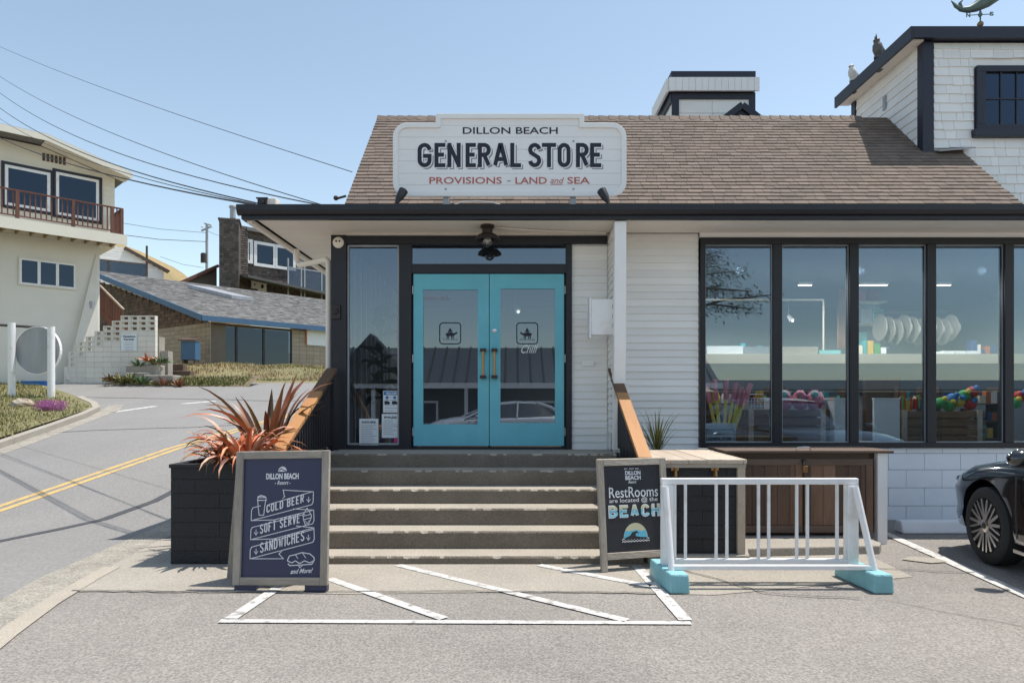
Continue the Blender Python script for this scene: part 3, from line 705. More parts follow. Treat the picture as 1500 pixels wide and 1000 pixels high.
# --- shop window bank
def shop_window():
    X = X7; edges = [1025.5, 1138, 1250, 1363, 1476.5, 1590, 1703, 1816]
    z0, z1 = Z7(655), Z7(348.5)
    w_ = part(MB().box(X(1025), X(1816), fy0, fy1, z1 - .075, z1).box(X(1025), X(1816), fy0 - .015, fy1, z0, z0 + .055), 'shop_window', M_black, bevel=.003)
    for i, e in enumerate(edges):
        a = X(e) - (.0 if i == 0 else .05); b = X(e) + (.055 if i == 0 else .05)
        MB().box(a, b, fy0 + .003, fy1 - .004, z0 + .056, z1 - .076).build('window_post', M_black, w_, bevel=.003)
    for a, b in zip(edges, edges[1:]):
        xa = X(a) + .055; xb = X(b) - .05
        MB().box(xa - .004, xb + .004, WY + .018, WY + .026, z0 + .05, z1 - .07).build('window_pane', M_glass, w_)
        ribbon(Plane((0, WY + .014, 0), (1, 0, 0), (0, 0, 1)), [(xa + .006, z0 + .062), (xa + .006, z1 - .082), (xb - .006, z1 - .082), (xb - .006, z0 + .062)], .010, 0, .008, True).build('glazing_bead', M_galv, w_)
    part(MB().box(X(1025), SX1, WY - .015, WY + .1, z1 + .001, ZS - .001), 'head_board', M_whiteb)
    return w_
shop_window()
part(MB().box(X7(1816) + .06, SX1, WY, WY + .1, .82, 3.17), 'end_wall', M_whiteb)

# --- steps
steps = thing('entrance_steps', (-.4, 5.6, 0), 'flight of six concrete steps up to the turquoise doors', 'steps')
SZ = [.075, .225, .375, .51, .66, .800]; SY = [5.60, 5.89, 6.18, 6.47, 6.76, 7.05]
def rough_step(x0, x1, y0, y1, z0, z1):
    n = 90; mb = MB(); V = []; F = []
    for i in range(n + 1):
        x = x0 + (x1 - x0) * i / n; j = .0022 * random.random() + (.006 if random.random() < .035 else 0); jz = random.uniform(-.002, .002)
        V += [(x, y0, z0), (x, y0 + .002, z1 - .014 - j), (x, y0 + .012 + j, z1 + jz * .3), (x, y1, z1), (x, y1, z0)]
    for i in range(n):
        for k in range(5): F.append((i * 5 + k, i * 5 + (k + 1) % 5, (i + 1) * 5 + (k + 1) % 5, (i + 1) * 5 + k))
    F += [(0, 1, 2, 3, 4), tuple(n * 5 + k for k in (4, 3, 2, 1, 0))]
    return mb.add(V, F)
for i in range(6):
    y1 = SY[i + 1] + .03 if i < 5 else WY + .12
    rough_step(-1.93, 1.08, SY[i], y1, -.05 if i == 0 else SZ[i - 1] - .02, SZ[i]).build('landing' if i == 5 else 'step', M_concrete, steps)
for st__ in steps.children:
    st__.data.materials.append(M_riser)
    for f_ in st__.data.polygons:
        if f_.normal.y < -.8: f_.material_index = 1  # faces towards the camera get the concrete with painted-in shade

# --- handrails
def rail(x, label, z_top, z_bot, m1=M_cedar):
    t = thing('stair_rail', (x, 6.6, .0), label, 'handrail')
    a = Vector((x, 7.52, z_top)); b = Vector((x, 5.72, z_bot)); k = a.lerp(b, .33)
    MB().beam(k, b, .115, .04).build('rail_cap', m1, t, bevel=.004)
    MB().beam(a, k - (k - a).normalized() * .002, .115, .04).build('rail_cap', M_cedard, t, bevel=.004)  # upper third of the cap in a darker brown
    MB().beam(a + Vector((0, 0, -.09)), b + Vector((0, 0, -.09)), .035, .06).build('top_bar', M_black, t)
    for i in range(22):
        q = a.lerp(b, (i + .5) / 22); s = [z for y_, z in zip(SY, SZ) if y_ <= q.y]; zb = (s[-1] if s else 0.0)
        MB().box(x - .009, x + .009, q.y - .011, q.y + .011, zb + .05, q.z - .10).build('baluster', M_black, t)
    MB().beam(Vector((x, 7.5, .87)), Vector((x, 5.75, .15)), .03, .035).build('bottom_bar', M_black, t)
    for y_, zz in ((7.46, z_top), (5.78, z_bot)): MB().box(x - .03, x + .03, y_ - .03, y_ + .03, .8 if y_ > 7 else .05, zz - .07).build('rail_post', M_black, t)
    return t
rail(-1.98, 'orange cedar handrail beside the red flax planter, darker brown upper end', 1.69, .90)
rail(1.115, 'orange cedar handrail beside the chalk board and pale lidded box', 1.69, .86)
# ------------------------------------------------------------------ planters, boxes
def course_box(x0, x1, y0, y1, z0, z1, parent, h=.118, l=.40, mt=M_blockblack):
    core = MB().box(x0 + .02, x1 - .02, y0 + .02, y1 - .02, z0, z1 - .01).build('block_core', mt, parent)
    z = z0; r = 0
    while z < z1 - .02:
        zz = min(z + h, z1)
        for (a0, a1, fixed, ax) in ((x0, x1, y0, 'y'), (y0 + .021, y1, x0, 'x'), (y0 + .021, y1, x1, 'X')):
            x = a0 - (l / 2 if r % 2 else 0)
            while x < a1:
                p = max(x, a0) + .0014; q = min(x + l, a1) - .0014; j = random.uniform(0, .001)
                if q - p > .03:
                    m_ = MB()
                    if ax == 'y': m_.box(p, q, fixed - j, fixed + .0205, z + .0014, zz - .0014)
                    elif ax == 'x': m_.box(fixed - j, fixed + .0205, p, q, z + .0014, zz - .0014)
                    else: m_.box(fixed - .0205, fixed + j, p, q, z + .0014, zz - .0014)
                    m_.build('block', mt, parent)
                x += l
        z += h; r += 1
planter = thing('block_planter', (-2.4, 5.6, 0), 'black painted block planter full of red flax beside the steps', 'planter')
course_box(-2.80, -2.04, 5.60, 7.50, .0, .80, planter)
MB().box(-2.76, -2.08, 5.64, 7.46, .79, .80).build('soil', M_soil, planter)
MB().box(-2.81, -2.03, 5.585, 5.66, .80, .832).box(-2.81, -2.75, 5.661, 7.5, .80, .832).box(-2.09, -2.03, 5.661, 7.5, .80, .832).build('planter_coping', M_blockblack, planter, bevel=.005)
MB().tube([(-2.16, 5.72, .8), (-2.16, 5.72, .93)], .024, 10).build('pipe_stub', M_galv, planter)

lb = thing('lidded_box', (1.5, 5.62, .08), 'black block box with pale timber lid beside the second chalk board', 'storage box')
course_box(1.18, 1.86, 5.66, 6.68, .085, .83, lb)
MB().box(1.862, 1.925, 5.63, 5.70, .085, .832).build('corner_post', M_palewood, lb, bevel=.003)
MB().box(1.155, 1.925, 5.615, 5.635, .80, .835).build('lid_edge', M_boardh, lb)
x = 1.15
while x < 1.92:
    x1 = min(x + .15, 1.93); MB().box(x + .002, x1 - .002, 5.60, 6.74, .836, .868 + random.uniform(-.002, .002)).build('lid_board', M_palewood, lb, bevel=.003); x += .15
for x in (1.345, 1.675):
    h = MB().box(x - .03, x + .03, 5.632, 5.64, .775, .80).tube([(x, 5.625, .79), (x, 5.60, .765), (x, 5.595, .735), (x, 5.62, .72), (x, 5.635, .735)], .011, 8)
    h.box(x - .012, x + .012, 5.628, 5.655, .69, .775).build('hook', M_brass, lb)

shed = thing('bin_store', (2.8, 6.4, .08), 'dark brown plank storage chest with padlock under the shop window', 'storage chest')
MB().box(2.04, 3.36, 6.43, 6.90, .10, .86).build('carcass', M_brownwoodh, shed)
for (a, b) in ((2.06, 2.72), (2.725, 3.38)):
    dd = MB().box(a + .004, b - .004, 6.405, 6.428, .12, .80).build('chest_door', M_brownwood, shed)
    x = a + .07
    while x < b - .08:
        x1 = min(x + .118, b - .07); MB().box(x + .002, x1 - .002, 6.392, 6.404, .185, .745).build('plank', M_brownwood, dd); x += .118
    MB().box(a + .005, b - .005, 6.38, 6.404, .747, .805).build('door_rail', M_brownwoodh, dd)
    MB().box(a + .005, b - .005, 6.38, 6.404, .12, .183).build('door_rail', M_brownwoodh, dd)
    for xx in (a + .005, b - .068): MB().box(xx, xx + .063, 6.382, 6.404, .1835, .7465).build('door_stile', M_brownwood, dd)
MB().box(1.98, 3.56, 6.36, 6.62, .862, .885).build('lid_board', M_brownwoodh, shed, bevel=.003)
MB().box(1.98, 3.56, 6.624, 6.92, .862, .887).build('lid_board', M_brownwoodh, shed, bevel=.003)
MB().box(3.425, 3.515, 6.39, 6.46, .0, .86).build('white_post', M_white, shed, bevel=.004)
MB().box(3.38, 3.50, 6.47, 6.90, .1, .86).build('end_panel', M_brownwood, shed)
lk = MB().box(2.70, 2.745, 6.33, 6.352, .685, .745).build('padlock', M_brass, shed, bevel=.004)
ribbon(Plane((0, 6.342, 0), (1, 0, 0), (0, 0, 1)), [(2.71, .745), (2.71, .775), (2.722, .785), (2.735, .775), (2.735, .745)], .006, 0, .006).build('shackle', M_chrome, lk)
MB().tube([(2.66, 6.40, .888), (2.68, 6.38, .915), (2.73, 6.37, .92), (2.78, 6.38, .915), (2.80, 6.40, .888)], .006, 6).build('lid_handle', M_chrome, shed)
MB().box(2.705, 2.74, 6.352, 6.379, .77, .80).build('hasp', M_iron, shed)

# ------------------------------------------------------------------ leaves
def leaf(base, az, length, el, droop, wd, n=7, fold=.25, twist=0):
    """a strap leaf with a fold along the middle"""
    p = Vector(base); V = []; F = []; e = el; seg = length / n; a = az
    for i in range(n + 1):
        t = i / n; w_ = wd * (.55 + 1.2 * t if t < .35 else 1.0 * (1 - ((t - .35) / .65) ** 1.8)) ; w_ = max(w_, .0015)
        d = Vector((math.cos(e) * math.cos(a), math.cos(e) * math.sin(a), math.sin(e))); sd = Vector((-math.sin(a), math.cos(a), 0)); up = sd.cross(d) * -1
        sd = (sd * math.cos(twist * t) + up * math.sin(twist * t)); up = sd.cross(d) * -1
        V += [p - sd * w_ / 2 + up * w_ * fold, p.copy(), p + sd * w_ / 2 + up * w_ * fold]
        p = p + d * seg; e -= droop * (t + .15) / n * 2; 
    for i in range(n):
        a_ = i * 3; F += [(a_, a_ + 1, a_ + 4, a_ + 3), (a_ + 1, a_ + 2, a_ + 5, a_ + 4)]
    return V, F
def plant(name, loc, label, cat, m, n, ln, wd, el, droop, spread=.05, azs=(0, 6.283), group=None):
    t = thing(name, loc, label, cat, group); loc = Vector(loc)
    for i in range(n):
        az = random.uniform(*azs); l = random.uniform(*ln); b = loc + Vector((math.cos(az), math.sin(az), 0)) * random.uniform(0, spread)
        V, F = leaf(b, az, l, R(random.uniform(*el)), random.uniform(*droop), random.uniform(*wd), twist=random.uniform(-.8, .8))
        mm_ = m if not isinstance(m, list) else random.choice(m); MB().add(V, F).build('leaf', mm_, t, smooth=True)
    return t
plant('flax_plant', (-2.30, 5.92, .80), 'coral red arching flax spilling over the front of the black planter', 'plant', [M_flax, M_flax, M_flax, M_flax, M_flaxp, M_flaxp, M_flaxo], 95, (.28, .58), (.028, .052), (25, 86), (.9, 2.6), .14)
plant('flax_plant', (-2.55, 6.05, .80), 'low coral flax clump leaning over the planter edge nearest the road', 'plant', [M_flax, M_flax, M_flax, M_flax, M_flaxp, M_flaxp, M_flaxo], 55, (.28, .52), (.026, .044), (15, 70), (.7, 2.2), .11)
plant('flax_plant', (-2.36, 6.6, .80), 'tall dark red upright flax behind the coral flax, beside the rail', 'plant', [M_flaxd, M_flaxd, M_flaxo, M_flax], 30, (.45, .98), (.045, .075), (48, 88), (.1, 1.4), .13)
plant('yucca_plant', (1.50, 7.05, .80), 'spiky green strap leaved plant standing behind the pale lidded box', 'plant', M_yucca, 40, (.25, .52), (.010, .018), (48, 88), (.0, .7), .03)
yp = thing('plant_pot', (1.50, 7.05, .3), 'low pot holding the spiky green plant against the white siding', 'pot')
MB().lathe((1.50, 7.05, .3), [(.10, 0), (.14, .48), (.15, .5), (.13, .5), (.12, .46)], 16).build('pot', M_blockblack, yp, smooth=True)
MB().box(1.2, 1.9, 6.80, 7.6, .0, .30).build('ledge', M_apron, yp)

# ------------------------------------------------------------------ A-frame boards
def aboard(name, loc, rotz, wd, ht, lean, fw, m_panel, label, legs_below, feet, z_base, twist=0):
    t = thing(name, loc, label, 'sandwich board', rotz=R(rotz))
    cl, sl_ = math.cos(lean), math.sin(lean)
    pl = Plane((0, 0, 0), (1, 0, 0), (0, sl_, cl))      # front face leaning back
    zb = z_base; th = .035
    def bx(a0, a1, b0, b1, c0, c1, nm, m_, bev=.003):
        mb = MB().hexa([pl.p(a0, b0, c0), pl.p(a1, b0, c0), pl.p(a1, b0, c1), pl.p(a0, b0, c1), pl.p(a0, b1, c0), pl.p(a1, b1, c0), pl.p(a1, b1, c1), pl.p(a0, b1, c1)])
        return mb.build(nm, m_, t, bevel=bev)
    h = wd / 2
    bx(-h, -h + fw, legs_below, ht, -th, 0, 'frame_post', M_board); bx(h - fw, h, legs_below, ht, -th, 0, 'frame_post', M_board)
    bx(-h + fw + .001, h - fw - .001, ht - fw, ht, -th, -.001, 'frame_rail', M_boardh); bx(-h + fw + .001, h - fw - .001, zb, zb + fw, -th, -.001, 'frame_rail', M_boardh)
    bx(-h + fw - .004, h - fw + .004, zb + fw - .004, ht - fw + .004, -.028, -.022, 'panel', m_panel, 0)
    # rear leaf leaning the other way
    top = pl.p(0, ht, -.04); pb = Plane((twist + (.045 if twist > 0 else -.045), top.y * 2 + .03, 0), (1, 0, 0), (0, -sl_, cl)); pb.v = (pb.v + Vector((-twist / ht, 0, 0)))
    def bb(a0, a1, b0, b1, nm, m_):
        MB().hexa([pb.p(a0, b0, 0), pb.p(a1, b0, 0), pb.p(a1, b0, -.03), pb.p(a0, b0, -.03), pb.p(a0, b1, 0), pb.p(a1, b1, 0), pb.p(a1, b1, -.03), pb.p(a0, b1, -.03)]).build(nm, m_, t, bevel=.003)
    bb(-h, -h + fw, 0, ht - .01, 'rear_post', M_board); bb(h - fw, h, 0, ht - .01, 'rear_post', M_board)
    bb(-h + fw + .001, h - fw - .001, ht - fw - .01, ht - .011, 'rear_rail', M_boardh); bb(-h + fw + .001, h - fw - .001, zb, zb + fw, 'rear_rail', M_boardh)
    bb(-h + fw - .003, h - fw + .003, zb + fw - .003, ht - fw - .008, 'rear_panel', m_panel)
    if feet:
        for a in (-h + .045, h - .13):
            bx(a - .04, a + .12, -.0, zb + .01, -.075, -.02, 'foot', M_navyboard, .006)
    return t, pl
bA, plA = aboard('sandwich_board', (-1.635, 4.79, .012), -5, .69, .985, R(6), .053, M_navyboard, 'navy menu board on a weathered frame listing cold beer, soft serve and sandwiches', .045, True, .045, -.16)
bA.rotation_euler.y = R(-1.2)
cA = -.021
# coordinates of the drawing: photograph pixels over the board face mapped to board metres
def qa(px, py):
    u = (px - 337 - (862 - py) * -.004) / 143.0; v = (859 - py + (px - 337) * -.034 * 0) / 197.0
    return (-.345 + u * .69 , .045 + v * .94)
def A(*pts): return [qa(*p) for p in pts]
def drawA(pts, w_=.005, closed=False): ribbon(plA, A(*pts), w_, cA, cA + .001, closed).build('sign_drawing', M_ink, bA)
def textA(s, x0, x1, y0, y1, bold=.02, shear=0, skew=0):
    a = qa(x0, y1); b = qa(x1, y0); text(s, plA, a[0], b[0], a[1], b[1], cA + .0005, M_ink, bA, bold, shear, skew)
mbA = disc(plA, *qa(407, 692.5), .032, .036, cA, cA + .001, 20, None, 0, 180); mbA.build('sign_logo', M_ink, bA)
ribbon(plA, A((402, 691), (405, 688), (408, 690), (413, 692)), .006, cA + .001, cA + .002).build('sign_logo', M_navyboard, bA)
def strokeA(s, x0, x1, y0, y1, th, skew=0):
    a = qa(x0, y1); b = qa(x1, y0); strokes(s, plA, a[0], b[0], a[1], b[1], cA + .0005, M_ink, bA, th, skew)
textA('DILLON BEACH', 382, 432, 695, 704, .045)
textA('- Resort -', 396, 420, 706, 712, .02, .3)
sk = .285
drawA([(408, 720), (455, 723), (455, 738), (453, 742), (361, 765), (361, 750), (363, 746), (375, 743)]) 
drawA([(411, 731), (409, 720)]); drawA([(411, 730), (408, 733), (412, 729)])
drawA([(388, 741), (453, 723)]); drawA([(361, 765), (396, 764)])
drawA([(396, 764), (456, 750), (457, 765), (455, 770), (361, 793), (361, 779), (363, 775), (443, 756)])
drawA([(425, 748), (456, 750)]); drawA([(361, 793), (396, 792)])
drawA([(396, 792), (457, 776), (458, 792), (456, 797), (361, 821), (361, 808), (363, 804), (457, 778)])
drawA([(430, 773), (457, 776)]); drawA([(361, 821), (412, 821), (405, 814), (411, 808)])
strokeA('COLD BEER', 384, 441, 742, 754, .0078, .27)
strokeA('SOFT SERVE', 375, 436, 771, 785, .0078, .27)
strokeA('SANDWICHES', 376, 443, 798, 813, .0078, .27)
for (x, y) in ((448, 735), (449, 791), (369, 783), (370, 811)): drawA([(x, y - 5), (x, y + 4)], .004); drawA([(x - 3, y - 1), (x, y + 3), (x + 3, y - 1)], .004)
drawA([(370, 731), (371, 745), (373, 757), (380, 757), (381, 745), (383, 731)], .005, True); drawA([(369, 735), (384, 735)], .006); drawA([(370, 730), (375, 728), (382, 730)], .008)
drawA([(440, 757), (443, 752), (446, 747), (450, 753), (453, 758), (452, 763), (448, 772), (444, 772), (441, 764)], .005, True); drawA([(440, 759), (452, 756)], .005); drawA([(441, 764), (453, 761)], .005); drawA([(443, 765), (449, 772)], .003); drawA([(450, 765), (444, 772)], .003)
drawA([(418, 824), (421, 817), (430, 815), (440, 812), (452, 814), (458, 819), (459, 824)], .006); drawA([(418, 824), (425, 827), (430, 824), (437, 828), (444, 824), (452, 827), (459, 823)], .006); drawA([(419, 828), (422, 831), (455, 829), (458, 825)], .006); drawA([(434, 829), (437, 834), (443, 829)], .005); drawA([(430, 815), (434, 821)], .004); drawA([(440, 812), (446, 820)], .004)
textA('and More!', 424, 456, 836, 843, .02, .35, .05)

bB, plB = aboard('sandwich_board', (.99, 5.40, .015), 16, .60, .875, R(6), .052, M_chalk, 'black chalk board pointing to the restrooms at the beach, behind the white rack', .0, False, .09, .17)
def qb(px, py): return (-.30 + (px - 878) / 106.0 * .60, .09 + (828 - py - (px - 884) * .06) / 150.0 * .785)
def textB(s, x0, x1, y0, y1, m=M_ink, bold=.02, shear=0, skew=.0, c=-.021):
    x1 = min(x1, 972.5); a = qb(x0, y1); b = qb(x1, y1 - (x1 - x0) * .1); h = (y1 - y0) / 150 * .785
    return text(s, plB, a[0], b[0], a[1], a[1] + h, c, m, bB, bold, shear, skew)
def strokeB(s, x0, x1, y0, y1, m_, th, c=-.0205):
    a = qb(x0, y1); b = qb(x1, y1); strokes(s, plB, a[0], b[0], a[1], a[1] + (y1 - y0) / 150 * .785, c, m_, bB, th)
textB('DILLON', 921, 945, 694, 700.5, bold=.04); textB('BEACH', 921, 945, 701.5, 708, bold=.04)
textB('Resort', 926, 938, 708.5, 713, shear=.3)
textB('EST.  PAST  SAIL', 920, 943, 690, 692)
textB('RestRooms', 895, 971, 720, 736, bold=.005)
textB('are located @ the', 895, 970, 736.5, 745, bold=.005)
def beachmat():
    m = bpy.data.materials.new('beach_lettering'); m.use_nodes = True; N = m.node_tree.nodes; L = m.node_tree.links; b = N['Principled BSDF']
    tc = N.new('ShaderNodeTexCoord'); sp = N.new('ShaderNodeSeparateXYZ'); L.new(tc.outputs['Generated'], sp.inputs[0]); cr = N.new('ShaderNodeValToRGB'); L.new(sp.outputs['Z'], cr.inputs[0])
    e = cr.color_ramp.elements; e[0].position = .25; e[0].color = (.30, .62, .72, 1); e[1].position = .8; e[1].color = (.62, .60, .38, 1)
    k = e.new(.5); k.color = (.10, .42, .56, 1); L.new(cr.outputs[0], b.inputs['Base Color']); b.inputs['Roughness'].default_value = .7
    return m
M_beach = beachmat()
strokeB('BEACH', 893, 973, 747, 766.5, M_ink, .027, -.0212); strokeB('BEACH', 894.5, 971.5, 748.5, 765, M_beach, .0165, -.0198)
M_sandy = flat('sand_yellow_ink', (.55, .52, .34)); M_sea = flat('sea_blue_ink', (.12, .45, .60))
cx, cy = qb(933, 795)
disc(plB, cx, cy, .105, .118, -.0212, -.0205, 26, None, 0, 180).build('sign_logo', M_sandy, bB)
extrude2d(plB, [(cx - .105, cy), (cx + .105, cy), (cx + .09, cy + .06), (cx + .05, cy + .05), (cx, cy + .065), (cx - .05, cy + .055), (cx - .092, cy + .058)], -.0204, -.0198).build('sign_logo', M_sea, bB)
extrude2d(plB, [(cx - .10, cy), (cx - .05, cy + .02), (cx - .03, cy + .045), (cx + .01, cy + .055), (cx + .03, cy + .035), (cx + .005, cy + .04), (cx - .002, cy + .015), (cx + .04, cy + .006), (cx + .10, cy), (cx + .1, cy - .01), (cx - .1, cy - .01)], -.0197, -.0192).build('sign_logo', M_chalk, bB)
for k in (0, 1): ribbon(plB, [(cx - .12 + i * .0133, cy - .008 - k * .018 + (.006 if i % 2 else -.004)) for i in range(19)], .005, -.0205, -.0195).build('sign_drawing', M_ink, bB)

# ------------------------------------------------------------------ bike rack
rack = thing('bike_rack', (1.8, 5.0, 0), 'white tubular bike rack standing on two turquoise concrete blocks', 'bike rack')
yb = 5.05
def rx(px, d=5.05): return (px - 750) * d / 1000
for i, (xb, xf) in enumerate(((1.05, 1.095), (2.47, 2.515))):
    for_ = MB().hexa([(xf, 4.74, .012), (xf + .145, 4.74, .012), (xb + .145, 5.24, .012), (xb, 5.24, .012), (xf + .008, 4.75, .145), (xf + .137, 4.75, .145), (xb + .137, 5.23, .145), (xb + .008, 5.23, .145)])
    for_.build('base_block', M_tblock, rack, bevel=.012)
MB().box(rx(968), rx(1256), yb - .022, yb + .022, .735, .78).build('top_rail', M_rack, rack, bevel=.006)
MB().box(rx(986), rx(1240), yb - .02, yb + .02, .145, .185).build('bottom_rail', M_rack, rack, bevel=.005)
for a, b in ((968, 986), (1240, 1256)): MB().box(rx(a), rx(b), yb - .024, yb + .024, .14, .734).build('rack_post', M_rack, rack, bevel=.006)
for px in (988.5, 1004, 1049, 1064.7, 1111, 1126, 1167, 1182.6, 1226, 1238): MB().box(rx(px) - .0095, rx(px) + .0095, yb - .009, yb + .009, .186, .734).build('rack_bar', M_rack, rack)
for (pa, pb_) in (((975, 713), (984, 838)), ((1253, 713), (1281, 836))):
    a = P(*pa, 5.0); b = P(pb_[0], pb_[1], 4.87); MB().tube([a, b], .023, 12).build('brace', M_rack, rack, smooth=True)
MB().box(rx(984, 4.87), rx(1282, 4.87), 4.86, 4.90, .146, .18).build('front_rail', M_rack, rack, bevel=.006)

# wheel stop
ws = thing('wheel_stop', (4.8, 6.95, 0), 'white painted concrete wheel stop against the block wall, before the black car', 'wheel stop')
MB().prism([(6.86, .012), (7.03, .012), (7.00, .135), (6.90, .135)], 3.93, 5.75, 'yz').build('stop_block', M_block, ws, bevel=.015)
sheet('asphalt_patch', [(3.28, 5.75), (3.45, 5.62), (3.62, 5.66), (3.6, 5.8), (3.42, 5.86)], .017, M_apron)

# ------------------------------------------------------------------ roof sign
SYY = 7.30
def sx(px): return (px - 750) * SYY / 1000
def sz(py): return CAM_Z + (585 - py) * SYY / 1000
sign = thing('shop_sign', (0, SYY, 3.35), 'large white plank roof sign reading general store in dark shadowed letters', 'sign')
o_ = []
def arc(cx, cy, r, t0, t1, n=6): return [(cx + r * math.cos(R(t0 + (t1 - t0) * i / n)), cy + r * math.sin(R(t0 + (t1 - t0) * i / n))) for i in range(n + 1)]
L_, Rt, Bt, Tp, Mid = sx(576), sx(917), sz(287), sz(168), sz(182)
rr = .13
out = arc(L_ + rr, Bt + rr, rr, 270, 180) + arc(L_ + rr, Mid - rr, rr, 180, 90) + [(sx(640), Mid), (sx(640), Tp), (sx(854), Tp), (sx(854), Mid)] + arc(Rt - rr, Mid - rr, rr, 90, 0) + arc(Rt - rr, Bt + rr, rr, 0, -90)
pS = Plane((0, SYY, 0), (1, 0, 0), (0, 0, 1))
cuts = [Bt, sz(271), sz(254), sz(236), sz(219), sz(201), sz(184), Tp]
for a, b in zip(cuts, cuts[1:]):
    q = clip_strip(out, a + .0012, b - .0012)
    if len(q) > 2: extrude2d(pS, q, -.02, 0).build('sign_plank', M_white, sign)
extrude2d(pS, [(L_ + .05, Bt + .05), (Rt - .05, Bt + .05), (Rt - .05, Mid - .05), (L_ + .05, Mid - .05)], -.03, -.021).build('sign_back', M_white, sign)
cxy = [((x + (-.0)), y) for x, y in out]
ribbon(pS, [(x * (1 - .02) + .0, Bt + (y - Bt) * .955 + .018) for x, y in out], .052, -.02, .022, True).build('sign_frame', M_white, sign, bevel=.004)
def tS(s, x0, x1, y0, y1, m, bold=.02, c=.003, shift=(0, 0), shear=0, nm='lettering', sp=1.0): text(s, pS, sx(x0), sx(x1), sz(y1), sz(y0), c, m, sign, bold, shear, 0, nm, sp, shift)
tS('DILLON BEACH', 678, 817, 186.5, 196.5, M_inkn, .012)
cl_ = [(210, 293), (310, 375), (387, 466), (495, 556), (568, 645), (658, 748), (760, 824), (0, 1), (866, 944), (948, 1032), (1041, 1118), (1150, 1226), (1234, 1300)]
cl_ = [(sx(560 + p / 4.054), sx(560 + q / 4.054)) for p, q in cl_]
def gs(m_, th, c_, sh, nm, g=0): strokes('GENERAL STORE', pS, 0, 0, sz(245.3) - g, sz(209.8) + g, c_, m_, sign, th, name=nm, shift=sh, cells=[(p - g, q + g) for p, q in cl_])
gs(M_grey, .048, .0006, (.022, -.020), 'letter_shadow')
gs(M_white, .058, .0022, (.005, -.005), 'letter_outline', .005)
gs(M_inkn, .043, .0040, (0, 0), 'lettering')
tS('PROVISIONS', 629, 735, 259.5, 269.5, M_coral, .012)
tS('-', 743, 748, 264.5, 266, M_grey, .0)
tS('LAND', 755, 801, 259.5, 269.5, M_coral, .012)
tS('and', 807, 825, 260, 268.5, M_coral, .0, shear=.35)
tS('SEA', 831, 864, 259.5, 269.5, M_coral, .012)
ribbon(pS, [(sx(807), sz(270)), (sx(824), sz(270))], .006, .0, .003).build('lettering', M_coral, sign)
for px in (653, 840):
    for py in (207, 277): disc(pS, sx(px), sz(py), .011, .011, 0, .006, 10).build('bolt', M_galv, sign)
    MB().box(sx(px - 4), sx(px + 4), SYY + .022, SYY + .07, 3.346, 3.9).build('sign_post', M_galv, sign)
    MB().beam((sx(px), SYY + .06, 3.8), (sx(px), SYY + .5, 3.40), .03, .03).build('sign_stay', M_galv, sign)
def spot(px, py, aim, label):
    b = P(px, 300, 7.12); b.z = 3.356; t = thing('spotlight', tuple(b), label, 'spotlight', 'spotlights below the roof sign')
    MB().lathe(b, [(.045, 0), (.045, .02), (.02, .03)], 14).build('mount', M_white, t, smooth=True)
    h = b + Vector((.0, 0, .07)); d = Vector((aim, .35, .8)).normalized()
    MB().tube([b + Vector((0, 0, .02)), h], .010, 8).build('arm', M_iron, t)
    MB().tube([h - d * .02, h + d * .02, h + d * .06, h + d * .15], [.018, .03, .042, .05], 14).build('lamp_head', M_black, t, smooth=True)
spot(582, 290, .35, 'small black spotlight on the eave under the left corner of the roof sign')
spot(890, 285, -.35, 'small black spotlight on the eave under the right corner of the roof sign')
for i, (px, lab) in enumerate(((735, 'coiled'), )):
    c = thing('coiled_cable', (sx(690), 7.2, 3.36), 'pale cable looped on the porch roof below the sign', 'cable')
    MB().tube([P(660, 302, 7.2), P(675, 296, 7.25), P(700, 294.5, 7.25), P(725, 297, 7.2), P(738, 302, 7.15)], .008, 6).build('cable', M_soffit, c, smooth=True)

# roof camera, siren, door bell, box, lamp
rc = thing('security_camera', tuple(P(392, 300, 7.15)), 'beige outdoor camera housing on the roof corner above the porch eave', 'camera')
b = Vector(P(392, 301, 7.2)); b.z = 3.356
MB().box(b.x - .07, b.x + .10, b.y - .04, b.y + .10, b.z + .02, b.z + .12).build('housing', M_soffit, rc, bevel=.01)
MB().box(b.x - .10, b.x + .02, b.y - .062, b.y - .041, b.z + .105, b.z + .118).build('hood', M_black, rc)
MB().box(b.x - .085, b.x + .01, b.y - .06, b.y - .041, b.z + .025, b.z + .104).build('lens_plate', M_black, rc)
MB().lathe((b.x - .035, b.y - .06, b.z + .065), [(.026, 0), (.026, -.02), (.015, -.025)], 14, 'y').build('lens', M_iron, rc, smooth=True)
MB().box(b.x - .04, b.x + .05, b.y, b.y + .06, b.z, b.z + .02).build('mount', M_galv, rc)
sr = thing('alarm_siren', (X7(497), WY - .03, Z7(356)), 'round cream alarm sounder high on the black corner post', 'alarm')
MB().lathe((X7(497), WY - .031, Z7(356.5)), [(.062, 0), (.062, -.018), (.05, -.03), (.02, -.034)], 20, 'y').build('cover', M_soffit, sr, smooth=True)
for k in (-.018, .018): MB().lathe((X7(497) + k, WY - .062, Z7(355)), [(.011, 0), (.011, -.006)], 10, 'y').build('bulb', M_iron, sr)
dbx = thing('door_chime_box', (X7(493), WY - .03, Z7(457)), 'small black round faced box midway up the black corner post', 'door bell')
MB().box(X7(487), X7(500), WY - .055, WY - .031, Z7(468), Z7(447)).build('housing', M_iron, dbx, bevel=.006)
MB().lathe((X7(493.5), WY - .056, Z7(457)), [(.035, 0), (.03, -.012), (.012, -.014)], 16, 'y').build('dial', M_black, dbx, smooth=True)
mb_ = thing('meter_box', (.84, 7.2, 2.2), 'white metal utility box fixed to the clapboard wing wall by the doors', 'utility box')
